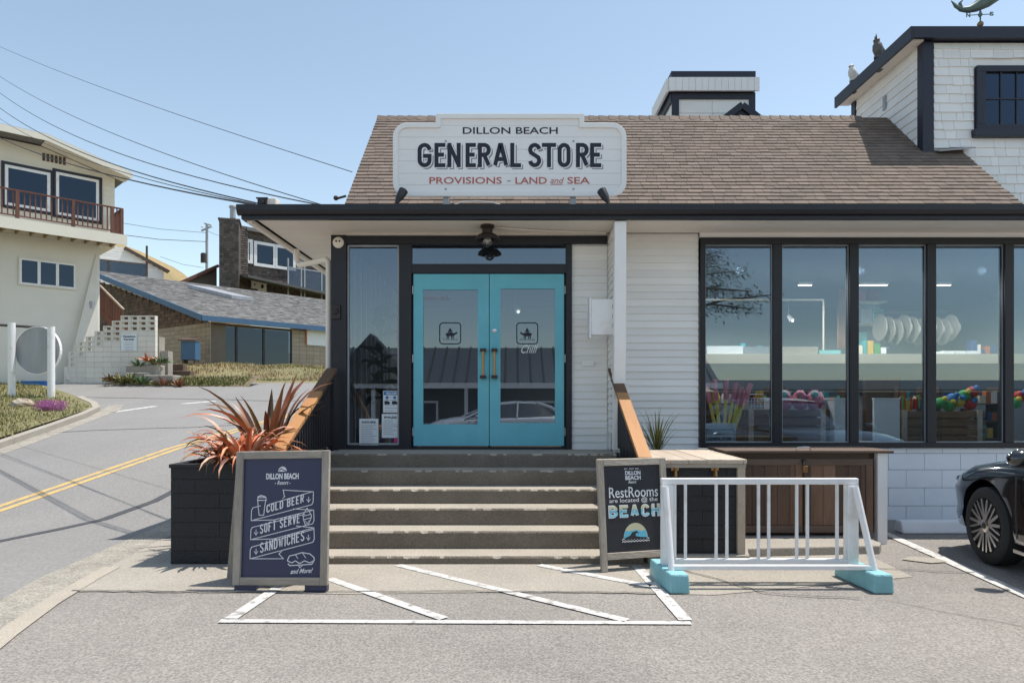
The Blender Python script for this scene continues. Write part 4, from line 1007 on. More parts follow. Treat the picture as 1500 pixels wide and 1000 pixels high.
MB().box(.835, 1.07, 7.20, 7.34, 1.36 + .095 * 7.2, 1.36 + .147 * 7.2).build('housing', M_rack, mb_, bevel=.006)
MB().box(.815, .834, 7.19, 7.35, 1.36 + .09 * 7.2, 1.36 + .150 * 7.2).build('lid', M_rack, mb_, bevel=.003)
for z in (2.12, 2.22, 2.32): MB().box(1.06, 1.073, 7.187, 7.199, z, z + .04).build('catch', M_iron, mb_)
sw = thing('vent_plate', (X7(865), WY - .03, Z7(532)), 'small white rectangular plate on the siding right of the doors', 'plate')
MB().box(X7(852), X7(870), WY - .012, WY - .003, Z7(536), Z7(528)).build('plate', M_white, sw, bevel=.003)
lampP = P(714, 352, 7.35); lt = thing('porch_lamp', (lampP.x, 7.35, ZS), 'dark bell shaped lamp with a clear globe under the porch soffit', 'lamp')
MB().lathe((lampP.x, 7.35, 0), [(.075, ZS - .001), (.075, ZS - .025), (.055, ZS - .03), (.055, ZS - .085), (.10, ZS - .105), (.135, ZS - .14), (.14, ZS - .165), (.12, ZS - .165), (.09, ZS - .12)], 24).build('lamp_shade', M_iron, lt, smooth=True)
MB().ball((lampP.x, 7.35, ZS - .165), (.062, .062, .07), 16, 10).build('globe', glass('clear_globe', (.75, .72, .66), .12), lt, smooth=True)
MB().ball((lampP.x, 7.35, ZS - .15), (.025, .025, .035), 12, 8).build('bulb', M_paper, lt, smooth=True)
cb = thing('conduit', (.5, 7.5, ZS), 'thin cream conduit running along the soffit from the porch lamp', 'cable')
MB().tube([(lampP.x + .08, 7.4, ZS - .012), (.3, 7.5, ZS - .02), (.7, 7.58, ZS - .012), (1.05, 7.62, ZS - .012)], .007, 6).build('conduit', M_soffit, cb)
dp = thing('downspout', (SX0 - .03, 7.7, 0), 'cream painted downspout and sloping gutter pipe at the left shop corner', 'downspout')
a = Vector((-2.62, 8.3, 3.18)); c_ = Vector((-2.09, 7.78, 2.93))
MB().tube([a, a + Vector((.01, -.02, -.12)), a + Vector((.05, -.06, -.2)), c_ + Vector((-.03, .03, .03)), c_, c_ + Vector((.0, 0, -.10)), Vector((c_.x, c_.y, .1))], .033, 10).build('pipe', M_soffit, dp, smooth=True)

# ------------------------------------------------------------------ posters on the glass
def poster(px0, px1, py0, py1, label, head, hc, rows, y=WY + .012):
    t = thing('poster', (X7(px0), y, Z7(py1)), label, 'poster'); pl = Plane((0, y, 0), (1, 0, 0), (0, 0, 1))
    x0, x1, z0, z1 = X7(px0), X7(px1), Z7(py1), Z7(py0)
    extrude2d(pl, [(x0, z0), (x1, z0), (x1, z1), (x0, z1)], 0, .002).build('sheet', M_paper, t)
    if hc: extrude2d(pl, [(x0 + .006, z1 - .05), (x1 - .006, z1 - .05), (x1 - .006, z1 - .006), (x0 + .006, z1 - .006)], .0021, .003).build('heading_band', hc, t)
    if head: text(head, pl, x0 + .03, x1 - .03, z1 - .042 - (0 if hc else .01), z1 - .016 - (0 if hc else .01), .004, M_paper if hc else M_inkn, t, .03)
    zz = z1 - .075; ml = MB()
    while zz > z0 + .02:
        ribbon(pl, [(x0 + .02, zz), (x1 - .02 - random.uniform(0, .06), zz)], .005, .0021, .003, mb=ml); zz -= rows
    ml.build('print_lines', M_grey, t); return t, pl
M_pb = flat('poster_blue', (.05, .17, .38)); M_pink = flat('hot_pink', (.6, .04, .22))
t_, pl_ = poster(561, 585, 572, 604, 'blue headed dog notice on the sidelight, above the pass card', 'WELCOME', M_pb, .03)
for k, dx in ((0, .045), (1, .13)):
    extrude2d(pl_, [(X7(561) + dx - .03, Z7(592)), (X7(561) + dx + .03, Z7(592)), (X7(561) + dx + .03, Z7(589)), (X7(561) + dx + .015, Z7(587)), (X7(561) + dx - .03, Z7(587))], .0035, .0045).build('dog_print', M_inkn, t_)
    disc(pl_, X7(561) + dx, Z7(582), .018, .018, .0035, .0045, 12).build('round_print', M_pb, t_)
poster(559, 585, 606, 641, 'pale green pass card low on the sidelight glass', 'PASS', None, .022)
poster(526, 554, 613, 652, 'white opening hours sheet with a round logo in the sidelight corner', 'HOURS', None, .02)
t_ = thing('sticker', (X7(577), WY + .01, Z7(650)), 'small hot pink sticker at the bottom of the sidelight', 'sticker')
extrude2d(Plane((0, WY + .013, 0), (1, 0, 0), (0, 0, 1)), [(X7(577), Z7(648)), (X7(585), Z7(648)), (X7(585), Z7(641.5)), (X7(577), Z7(641.5))], 0, .002).build('sheet', M_pink, t_)
t_ = thing('window_card', (X7(1033), WY + .05, Z7(649)), 'pale framed general store card leaning in the first shop window', 'sign'); pl_ = Plane((0, WY + .05, 0), (1, 0, 0), (0, 0, 1))
extrude2d(pl_, [(X7(1034), Z7(649)), (X7(1079), Z7(649)), (X7(1079), Z7(620)), (X7(1034), Z7(620))], 0, .01).build('sheet', M_paper, t_)
ribbon(pl_, [(X7(1036), Z7(647)), (X7(1077), Z7(647)), (X7(1077), Z7(629)), (X7(1036), Z7(629))], .006, .011, .012, True).build('border_line', M_inkn, t_)
text('GENERAL STORE', pl_, X7(1038), X7(1073), Z7(645), Z7(640), .0125, M_inkn, t_, .02); text('Dillon', pl_, X7(1052), X7(1062), Z7(637), Z7(634), .0125, M_inkn, t_, .0)
# ------------------------------------------------------------------ inside the shop
def PI(px, py, d=8.35): return P(px, py, d)
M_crate = mat('crate_wood', (.20, .125, .07), .8, .2, 6, stretch=(.2, 1, 1), pvar=.2)
M_ledge = mat('pale_ledge_wood', (.62, .55, .44), .6, .05, 4)
M_noodle = flat('yellow_foam', (.62, .55, .10)); M_pinkf = flat('pink_print', (.62, .22, .30), pvar=.2); M_red = flat('toy_red', (.5, .03, .03)); M_yel = flat('toy_yellow', (.65, .5, .05)); M_tg = flat('toy_green', (.05, .35, .10)); M_tb = flat('toy_blue', (.04, .2, .5))
M_straw = mat('straw_hat', (.36, .33, .27), .8, .1, 8, pvar=.15)
M_teald = flat('soft_teal', (.2, .5, .5)); M_darkr = flat('dark_fabric', (.03, .035, .05)); M_shelf = flat('shelf_dark_wood', (.09, .06, .045))
deck = MB().box(2.0, 8.4, WY + .20, 8.75, ZF + .001, ZF + .03).build('window_deck', M_inwall, store)
def crate(x0, x1, z0, z1, y0, y1, label):
    t = thing('wooden_crate', ((x0 + x1) / 2, y0, z0), label, 'crate'); n = max(3, int((z1 - z0) / .085)); h = (z1 - z0) / n
    for i in range(n):
        MB().box(x0, x1, y0, y0 + .015, z0 + i * h + .01, z0 + (i + 1) * h - .015).build('slat', M_crate, t)
        MB().box(x0, x0 + .015, y0 + .016, y1, z0 + i * h + .01, z0 + (i + 1) * h - .015).build('slat', M_crate, t)
        MB().box(x1 - .015, x1, y0 + .016, y1, z0 + i * h + .01, z0 + (i + 1) * h - .015).build('slat', M_crate, t)
    for x in (x0 + .05, x1 - .11): MB().box(x, x + .06, y0 - .018, y0 - .001, z0, z1).build('cleat', M_palewood, t)
    MB().box(x0 + .016, x1 - .016, y1 - .015, y1, z0, z1 - .02).build('back_panel', M_crate, t)
    return t
zd = ZF + .031
a = PI(1088, 645); b = PI(1212, 598); crate(a.x, b.x, zd, b.z, 8.30, 8.62, 'slatted wooden crate of pink toys spanning the first two shop windows')
a = PI(1310, 645); b = PI(1438, 600); crate(a.x, b.x, zd, b.z, 8.28, 8.62, 'slatted wooden crate heaped with red and green beach toys')
# fan of foam noodles
nb = thing('noodle_bucket', (PI(1062, 640).x, 8.3, zd), 'bucket of yellow foam swim noodles with pink tips in the first shop window', 'bucket')
MB().lathe((PI(1062, 640).x, 8.32, zd), [(.10, 0), (.13, .12), (.12, .12), (.10, .02)], 16).build('bucket', M_shelf, nb, smooth=True)
for (px0, px1, py1) in ((1052, 1034, 562), (1056, 1046, 556), (1061, 1064, 555), (1064, 1078, 560), (1068, 1086, 566), (1070, 1100, 562), (1066, 1092, 572)):
    a = PI(px0, 626, 8.32); a.z = zd + .03; b = PI(px1, py1, 8.40); m_ = a.lerp(b, .66)
    MB().tube([a, m_], .021, 8).build('noodle', M_noodle, nb, smooth=True); MB().tube([m_, b], .03, 8).build('printed_sleeve', M_pinkf, nb, smooth=True)
# wire basket
wbk = thing('wire_basket', (PI(1115, 598).x, 8.45, PI(1115, 599).z), 'white wire basket on the crate in the first shop window', 'basket')
x0, x1 = PI(1098, 0).x, PI(1131, 0).x; z0, z1 = PI(0, 599).z, PI(0, 583).z; g_ = MB()
for i in range(8): g_.box(x0 + (x1 - x0) * i / 7 - .002, x0 + (x1 - x0) * i / 7 + .002, 8.40, 8.404, z0, z1)
for i in range(5): g_.box(x0, x1, 8.399, 8.403, z0 + (z1 - z0) * i / 4 - .002, z0 + (z1 - z0) * i / 4 + .002)
g_.box(x0, x0 + .004, 8.40, 8.6, z0, z1).box(x1 - .004, x1, 8.40, 8.6, z0, z1).build('wire_mesh', M_rack, wbk)
MB().tube([(x0 + .03, 8.5, z1), (x0 + .06, 8.5, z1 + .05), (x1 - .06, 8.5, z1 + .05), (x1 - .03, 8.5, z1)], .005, 6).build('basket_handle', M_rack, wbk)
for (px, lab, m2) in ((1149, 'pink and teal inflatable in clear wrap, left of the pair on the crate', M_teald), (1172, 'pink wrapped inflatable in the middle of the window crate', M_pinkf), (1194, 'pink wrapped inflatable at the right end of the window crate', M_teald)):
    c = PI(px, 586, 8.46); t = thing('wrapped_inflatable', (c.x, c.y, c.z - .1), lab, 'toy')
    MB().ball(c, (.10, .09, .12), 14, 9, .16).build('wrapped_toy', M_pinkf, t, smooth=True); MB().ball(c + Vector((-.03, -.06, .07)), (.05, .04, .05), 10, 6).build('toy_head', m2, t, smooth=True)
for (x0, x1, lab) in ((1214, 1243, 'plain white display box in the second shop window'), (1271, 1308, 'plain white board leaning in the third shop window')):
    a = PI(x0, 647); b = PI(x1, 585); t = thing('white_display_box', ((a.x + b.x) / 2, 8.2, zd), lab, 'box')
    MB().box(a.x, b.x, 8.2, 8.45 if x0 < 1250 else 8.24, zd, b.z).build('panel', M_paper, t, bevel=.004); MB().box(a.x - .005, b.x + .005, 8.195, 8.46 if x0 < 1250 else 8.245, b.z + .001, b.z + .02).build('rim', M_rack, t)
# beach toys
toys = [(1318, 592, M_red, 'bucket'), (1330, 594, M_yel, 'bucket'), (1342, 591, M_red, 'bucket'), (1354, 592, M_tb, 'bucket'), (1378, 590, M_tg, 'ball'), (1390, 594, M_tg, 'ball'), (1404, 588, M_yel, 'ball'), (1412, 579, M_tg, 'ball'), (1421, 592, M_red, 'ball'), (1424, 574, M_red, 'ball'), (1395, 584, M_tb, 'ball'), (1486, 590, M_tg, 'ball'), (1494, 580, M_red, 'ball')]
nmc = {M_red.name: 'red', M_yel.name: 'yellow', M_tb.name: 'blue', M_tg.name: 'green'}
lab_ = ['red sand bucket at the left end of the toy crate', 'yellow sand bucket between two red ones on the toy crate', 'red sand bucket next to the blue one on the toy crate', 'blue sand bucket beside the window post on the toy crate', 'green ball toy nearest the post in the fourth shop window', 'lower green ball toy beside the yellow ball', 'yellow ball toy in the fourth shop window heap', 'green ball toy on top of the heap beside the red one', 'large red toy at the right end of the heap', 'small red toy crowning the heap', 'blue ball toy tucked between green and yellow', 'green ball toy at the right edge of the view', 'red toy at the right edge of the view above the green ball']
for (px, py, m_, kd), lb_ in zip(toys, lab_):
    c = PI(px, py, 8.45); t = thing('beach_toy', (c.x, c.y, c.z - .06), lb_, 'toy', 'beach toys heaped in the shop window')
    if kd == 'bucket':
        MB().lathe((c.x, c.y, c.z - .07), [(.04, 0), (.055, .13), (.058, .13), (.05, .12)], 12).build('bucket', m_, t, smooth=True); MB().tube([(c.x - .05, c.y - .03, c.z + .06), (c.x, c.y - .04, c.z + .10), (c.x + .05, c.y - .03, c.z + .06)], .004, 6).build('bucket_handle', M_yel if m_ != M_yel else M_tg, t)
        MB().box(c.x - .008, c.x + .008, c.y - .07, c.y - .06, c.z - .06, c.z + .11).build('spade', M_tg if m_ == M_red else M_red, t)
    else:
        MB().ball(c, (.075, .07, .07), 12, 8, .04).build('toy_ball', m_, t, smooth=True); MB().ball(c + Vector((.02, -.05, .05)), .035, 10, 6).build('toy_cap', M_yel if m_ == M_tg else M_tb, t, smooth=True)
# counter, frame, hats, shelves farther in
ct = thing('display_counter', (4.4, 9.3, ZF), 'long pale topped counter running behind all the shop windows', 'counter')
zc_ = P(0, 532, 9.3).z
MB().box(2.3, 8.4, 9.3, 9.9, zc_, zc_ + .13).build('counter_top', M_ledge, ct); MB().box(2.4, 8.4, 9.42, 9.85, ZF, zc_).build('counter_front', M_inwall, ct)
for (p0, p1, t0, lab, m_) in ((1034, 1087, 507, 'low white wire tray at the left end of the counter', M_paper), (1088, 1131, 508, 'grey low tray on the counter in the first window', M_inwall), (1146, 1196, 508, 'woven brown tray on the counter in the second window', M_straw), (1198, 1229, 513, 'short pale blue box on the counter beside the woven tray', M_teald), (1378, 1395, 514, 'first of three white packets on the counter, fourth window', M_paper), (1396, 1411, 514, 'middle one of three white packets on the counter, fourth window', M_paper), (1412, 1428, 514, 'last of three white packets on the counter, fourth window', M_paper)):
    a = P(p0, t0, 9.45); b = P(p1, t0, 9.45); t = thing('counter_tray', (a.x, 9.45, zc_ + .13), lab, 'tray')
    MB().box(a.x, b.x, 9.40, 9.41, zc_ + .131, a.z).box(a.x, b.x, 9.69, 9.70, zc_ + .131, a.z).box(a.x, a.x + .01, 9.411, 9.689, zc_ + .131, a.z).box(b.x - .01, b.x, 9.411, 9.689, zc_ + .131, a.z).build('tray_side', m_, t); MB().box(a.x + .012, b.x - .012, 9.412, 9.688, zc_ + .132, a.z - .03).build('tray_goods', M_teald if m_ != M_teald else M_paper, t)
gcol_ = [flat('goods_' + n_, c_) for n_, c_ in (('navy', (.03, .06, .18)), ('cream', (.6, .55, .42)), ('rust', (.4, .12, .05)), ('teal', (.05, .3, .32)), ('mustard', (.5, .33, .05)), ('white', (.7, .7, .7)), ('leaf_green', (.07, .25, .08)), ('black', (.03, .03, .03)))]
def goods_shelf(px0, px1, dd, tiers, label, floor=ZF):
    x0, x1 = P(px0, 0, dd).x, P(px1, 0, dd).x; t = thing('goods_shelf', ((x0 + x1) / 2, dd, floor), label, 'shelf')
    MB().box(x0 - .02, x0, dd, dd + .24, floor, tiers[-1] + .22).box(x1, x1 + .02, dd, dd + .24, floor, tiers[-1] + .22).build('shelf_side', M_shelf, t)
    for z_ in tiers:
        MB().box(x0, x1, dd, dd + .24, z_ - .018, z_).build('shelf_board', M_shelf, t); x = x0 + .01
        while x < x1 - .06:
            w_ = random.uniform(.035, .10); h_ = random.uniform(.07, .17); m_ = random.choice(gcol_)
            if random.random() < .35: MB().lathe((x + w_ / 2, dd + .07, z_), [(.024, .001), (.026, h_ * .65), (.012, h_ * .8), (.012, h_)], 8).build('bottle', m_, t, smooth=True)
            else: MB().box(x, x + w_ - .006, dd + .02, dd + .10, z_ + .001, z_ + h_).build('packet', m_, t)
            x += w_
    return t
zg = ZF + .03
goods_shelf(1042, 1128, 9.05, [zg + .02, zg + .25, zg + .48], 'low dark shelf of small packets behind the noodle bucket, first window')
goods_shelf(1150, 1240, 9.05, [zg + .02, zg + .25, zg + .48], 'low dark shelf of small packets behind the pink toys, second window')
goods_shelf(1318, 1358, 9.05, [zg + .25, zg + .48], 'low dark shelf of packets behind the sand buckets, third window')
goods_shelf(1378, 1462, 9.05, [zg + .02, zg + .25, zg + .48], 'low dark shelf of packets behind the beach balls, fourth window')
for (p0_, p1_, lb_) in ((1090, 1130, 'group of jars and packets on the counter, first window'), (1258, 1300, 'group of jars and packets on the counter, third window'), (1432, 1470, 'group of jars and packets on the counter, right of the white packets')):
    t = thing('counter_goods', (P(p0_, 0, 9.6).x, 9.6, zc_ + .13), lb_, 'goods'); x = P(p0_, 0, 9.6).x; k_ = 0
    while x < P(p1_, 0, 9.6).x:
        w_ = random.uniform(.05, .10); MB().box(x, x + w_ - .01, 9.74, 9.84, zc_ + .132, zc_ + .132 + random.uniform(.08, .24)).build('packet', random.choice(gcol_), t); x += w_
cf = thing('clothes_rail', (3.2, 10, ZF), 'cream rectangular clothes frame standing behind the counter', 'rack')
for (a, b) in ((P(1000, 439, 10), P(1206, 439, 10)), (P(1206, 439, 10), P(1206, 516, 10))): MB().tube([a, b], .014, 8).build('frame_bar', M_ledge, cf)
MB().tube([P(1206, 516, 10), (P(1206, 516, 10).x, 10, ZF)], .014, 8).build('frame_leg', M_ledge, cf)
for k, px in enumerate((1150, 1270, 1300)):
    t = thing('shelf_unit' if k else 'hanging_banner', (P(px, 500, 11).x, 11, ZF), ['dusty orange hanging cloth deep inside the second window', 'shelf of small framed prints behind the third window', 'dark low shelf unit at floor level behind the third window'][k], ['cloth', 'shelf', 'shelf'][k])
    if k == 0: MB().box(P(1228, 0, 11).x, P(1243, 0, 11).x, 11, 11.03, P(0, 510, 11).z, P(0, 410, 11).z).build('cloth', mat('dusty_orange', (.5, .28, .2), .9, .1, 3), t)
    elif k == 1:
        x0, x1 = P(1257, 0, 11).x, P(1302, 0, 11).x
        for py in (440, 474, 508): MB().box(x0, x1, 11, 11.25, P(0, py, 11).z - .02, P(0, py, 11).z).build('shelf_board', M_ledge, t)
        MB().box(x0, x1, 11.26, 11.28, ZF, P(0, 400, 11).z).build('back_panel', M_inwall, t)
        for (px_, py, m_) in ((1264, 440, M_pinkf), (1283, 440, M_coral), (1272, 474, M_paper), (1290, 474, M_teald), (1265, 508, M_teald)):
            c = P(px_, py, 11); MB().box(c.x - .08, c.x + .08, 11.05, 11.07, c.z + .001, c.z + .24).build('print', m_, t)
    else:
        MB().box(P(1266, 0, 9.2).x, P(1316, 0, 9.2).x, 9.15, 9.25, ZF, P(0, 553, 9.15).z).build('shelf_carcass', M_shelf, t)
for i in range(10):
    c = P(1290 + i * 11.5, 480 + (i % 3) * 3, 10.2); t = thing('straw_hat', (c.x, c.y, c.z), ['pale straw hat at the left end of the hanging row', 'second pale hat in the row, right after the end one', 'third hat in the hanging row inside the shop', 'fourth hat hanging in the row behind the third window', 'fifth hat in the middle of the hanging row', 'sixth hat, just left of the window post', 'seventh hat, hidden partly by the window post', 'eighth hat, just right of the window post', 'ninth hat in the row, seen in the fourth window', 'last hat at the right end of the row, fourth window'][i], 'hat', 'straw hats hung in a row inside the shop')
    MB().lathe((c.x, c.y, c.z), [(.20, -.02), (.19, 0), (.10, .015), (.085, .09), (.05, .11)], 18, 'x').build('hat', M_straw, t, smooth=True)
hr = thing('hat_rail', (P(1290, 0, 10.2).x, 10.2, P(0, 455, 10.2).z), 'thin dark rail carrying the row of straw hats', 'rail')
MB().tube([P(1280, 458, 10.25), P(1410, 456, 10.25)], .010, 6).build('rail_bar', M_iron, hr)
M_lit = lampmat('lit_lamp', (1, .93, .82), 2.2)
def stubs(px, py, d, label):
    c = P(px, py, d); t = thing('track_spotlight', tuple(c), label, 'lamp', 'track lights on the shop ceiling')
    MB().tube([Vector((c.x, c.y, ZS - .1)), c], .008, 6).build('stem', M_rack, t); MB().tube([c, c + Vector((.04, -.06, -.09))], [.035, .05], 12).build('lamp_head', M_rack, t, smooth=True)
    MB().ball(c + Vector((.045, -.07, -.10)), .022, 8, 6).build('bulb', M_lit, t)
stubs(1202, 385, 9.6, 'white track spotlight behind the second window, upper right'); stubs(1300, 384, 9.6, 'left one of two white track spotlights behind the third window'); stubs(1320, 384, 9.6, 'right one of two white track spotlights behind the third window')
stubs(1076, 390, 10.5, 'track spotlight seen through the top of the first window'); stubs(1155, 462, 12.0, 'distant lit spotlight behind the clothes frame'); stubs(755, 448, 10.5, 'lit lamp seen high through the right hand door glass')
for (p0, p1, py, lab) in ((1170, 1191, 377, 'slim ceiling strip light behind the second window'), (1260, 1302, 371, 'slim ceiling strip light behind the third window'), (1374, 1395, 380, 'slim ceiling strip light behind the fourth window')):
    a = P(p0, py, 10.3); b = P(p1, py, 10.3); t = thing('strip_light', tuple(a), lab, 'lamp'); MB().box(a.x, b.x, 10.3, 10.36, ZS - .14, ZS - .101).build('housing', M_rack, t); MB().box(a.x + .01, b.x - .01, 10.31, 10.35, ZS - .155, ZS - .1405).build('tube_lamp', M_lit, t)
for i, (x, y) in enumerate(((3.0, 9.0), (4.6, 9.0), (6.2, 9.0), (-.2, 9.2), (4.0, 11.5), (6.5, 11.5), (1.2, 11.0))):
    ll = bpy.data.lights.new('shop_lamp', 'SPOT'); ll.spot_size = R(165); ll.spot_blend = .4; ll.energy = 70 if x > 2 else 9; ll.shadow_soft_size = .05; ll.color = (1, .98, .95)
    lo = bpy.data.objects.new('shop_lamp', ll); COL.objects.link(lo); lo.location = (x, y, ZS - .18)
# green plant and battened wall behind the sidelight
part(MB().box(-1.90, -1.87, WY + .16, 10.5, ZF, 3.1), 'battened_wall', M_inwall)
for i in range(9): MB().box(-1.869, -1.845, WY + .35 + i * .3, WY + .38 + i * .3, ZF, 3.1).build('batten', M_rack, store)
ip = thing('indoor_plant', (-1.55, 8.25, ZF), 'tall broad leaved green plant behind the sidelight', 'plant')
for i in range(26):
    az = random.uniform(0, 6.28); zz = random.uniform(1.3, 2.4); V, F = leaf((-1.62 + random.uniform(-.05, .1), 8.3, zz), az, random.uniform(.2, .38), R(random.uniform(-10, 50)), 1.0, .16)
    MB().add(V, F).build('leaf', M_green, ip)
MB().tube([(-1.6, 8.3, ZF + .2), (-1.58, 8.32, 1.6), (-1.6, 8.3, 2.3)], .015, 6).build('stem', M_bark, ip); MB().lathe((-1.6, 8.3, ZF), [(.12, 0), (.16, .28), (.14, .28)], 14).build('pot', M_straw, ip, smooth=True)
# ------------------------------------------------------------------ roof birds and weathervane
def bird(px, py, h, Y, m, label, ears):
    c = P(px, py, Y); zb = UZ + .15; t = thing('decoy_bird', (c.x, Y, zb), label, 'decoy'); b = Vector((c.x, Y, zb)); s = h / .36
    MB().box(c.x - .05 * s, c.x + .05 * s, Y - .06 * s, Y + .06 * s, zb - .16, zb + .02).build('bracket', M_black, t)
    MB().lathe(b, [(.075 * s, .02), (.075 * s, .06 * s)], 12).build('stand', m, t)
    MB().tube([b + Vector((0, 0, .055 * s)), b + Vector((0, 0, .10 * s)), b + Vector((-.012, 0, .18 * s)), b + Vector((-.02, 0, .25 * s)), b + Vector((-.025, 0, .29 * s)), b + Vector((-.03, 0, .335 * s)), b + Vector((-.03, 0, .36 * s))], [.045 * s, .07 * s, .085 * s, .075 * s, .048 * s, .055 * s, .03 * s], 14).build('body', m, t, smooth=True)
    MB().tube([b + Vector((.05 * s, 0, .23 * s)), b + Vector((.07 * s, 0, .14 * s)), b + Vector((.06 * s, 0, .04 * s))], [.02 * s, .045 * s, .012 * s], 8).build('wing', m, t, smooth=True)
    MB().tube([b + Vector((-.07 * s, -.01, .325 * s)), b + Vector((-.11 * s, -.02, .305 * s))], [.018 * s, .003], 6).build('beak', M_iron, t)
    if ears:
        for k in (-.03, .03): MB().tube([b + Vector((-.04 + k * .3, k, .35 * s)), b + Vector((-.045 + k * .3, k * 1.2, .42 * s))], [.018 * s, .003], 6).build('ear_tuft', m, t)
    return t
bird(1287, 97, .30, 9.75, M_owl, 'dark plastic decoy owl perched highest on the upper roof edge', True)
bird(1250, 127, .27, 10.45, M_gull, 'white plastic decoy bird perched low on the upper roof edge', False)
wv = thing('weathervane', tuple(P(1436, 46, 9.6)), 'green copper whale weathervane with compass letters on the upper roof', 'weathervane')
D = 9.6; zt = UZ + .13
MB().tube([(P(1436, 0, D).x, D, zt), P(1436, 6, D)], .010, 8).build('rod', M_copper, wv); MB().ball(P(1436, 36, D), .042, 14, 10).build('ball', mat('vane_ball', (.3, .2, .1), .5, .2, 9, metal=.5), wv, smooth=True); MB().ball(P(1436, 22, D), .028, 10, 8).build('hub', M_copper, wv, smooth=True)
pw = Plane((0, D, 0), (1, 0, 0), (0, 0, 1)); c = P(1436, 22, D)
MB().tube([c + Vector((-.15, 0, -.005)), c + Vector((.15, 0, .01))], .006, 6).tube([c + Vector((-.07, -.12, -.03)), c + Vector((.07, .12, .04))], .006, 6).build('compass_arms', M_copper, wv)
text('N', pw, c.x - .20, c.x - .14, c.z - .035, c.z + .025, 0, M_copper, wv, .05); text('S', pw, c.x + .13, c.x + .19, c.z - .015, c.z + .045, 0, M_copper, wv, .05)
text('E', Plane((0, D - .12, 0), (1, 0, 0), (0, 0, 1)), c.x - .10, c.x - .06, c.z - .08, c.z - .02, 0, M_copper, wv, .05); text('W', Plane((0, D + .12, 0), (1, 0, 0), (0, 0, 1)), c.x + .05, c.x + .10, c.z + .03, c.z + .09, 0, M_copper, wv, .05)
MB().tube([P(1400, 9, D), P(1407, 14, D), P(1418, 14.5, D), P(1430, 10, D), P(1443, 2, D), P(1456, -10, D), P(1466, -24, D), P(1470, -38, D), P(1466, -46, D)], [.015, .03, .045, .07, .10, .13, .14, .12, .05], 12).build('whale_body', M_copper, wv, smooth=True)
MB().tube([P(1408, 13, D), P(1406, 5, D), P(1412, -2, D)], [.03, .02, .004], 8).tube([P(1407, 13, D), P(1400, 9, D), P(1393, 1, D)], [.03, .025, .004], 8).build('whale_tail', M_copper, wv, smooth=True)
# bracket on the main roof for the service wires
sb_ = thing('service_bracket', tuple(P(500, 292, 8)), 'small insulator arm on the left rake of the brown roof', 'bracket')
MB().tube([P(507, 287, 8.0), P(493, 291, 8.0)], .014, 8).build('arm', M_iron, sb_); MB().ball(P(492, 290, 8.0), .03, 8, 6).build('insulator', M_iron, sb_)

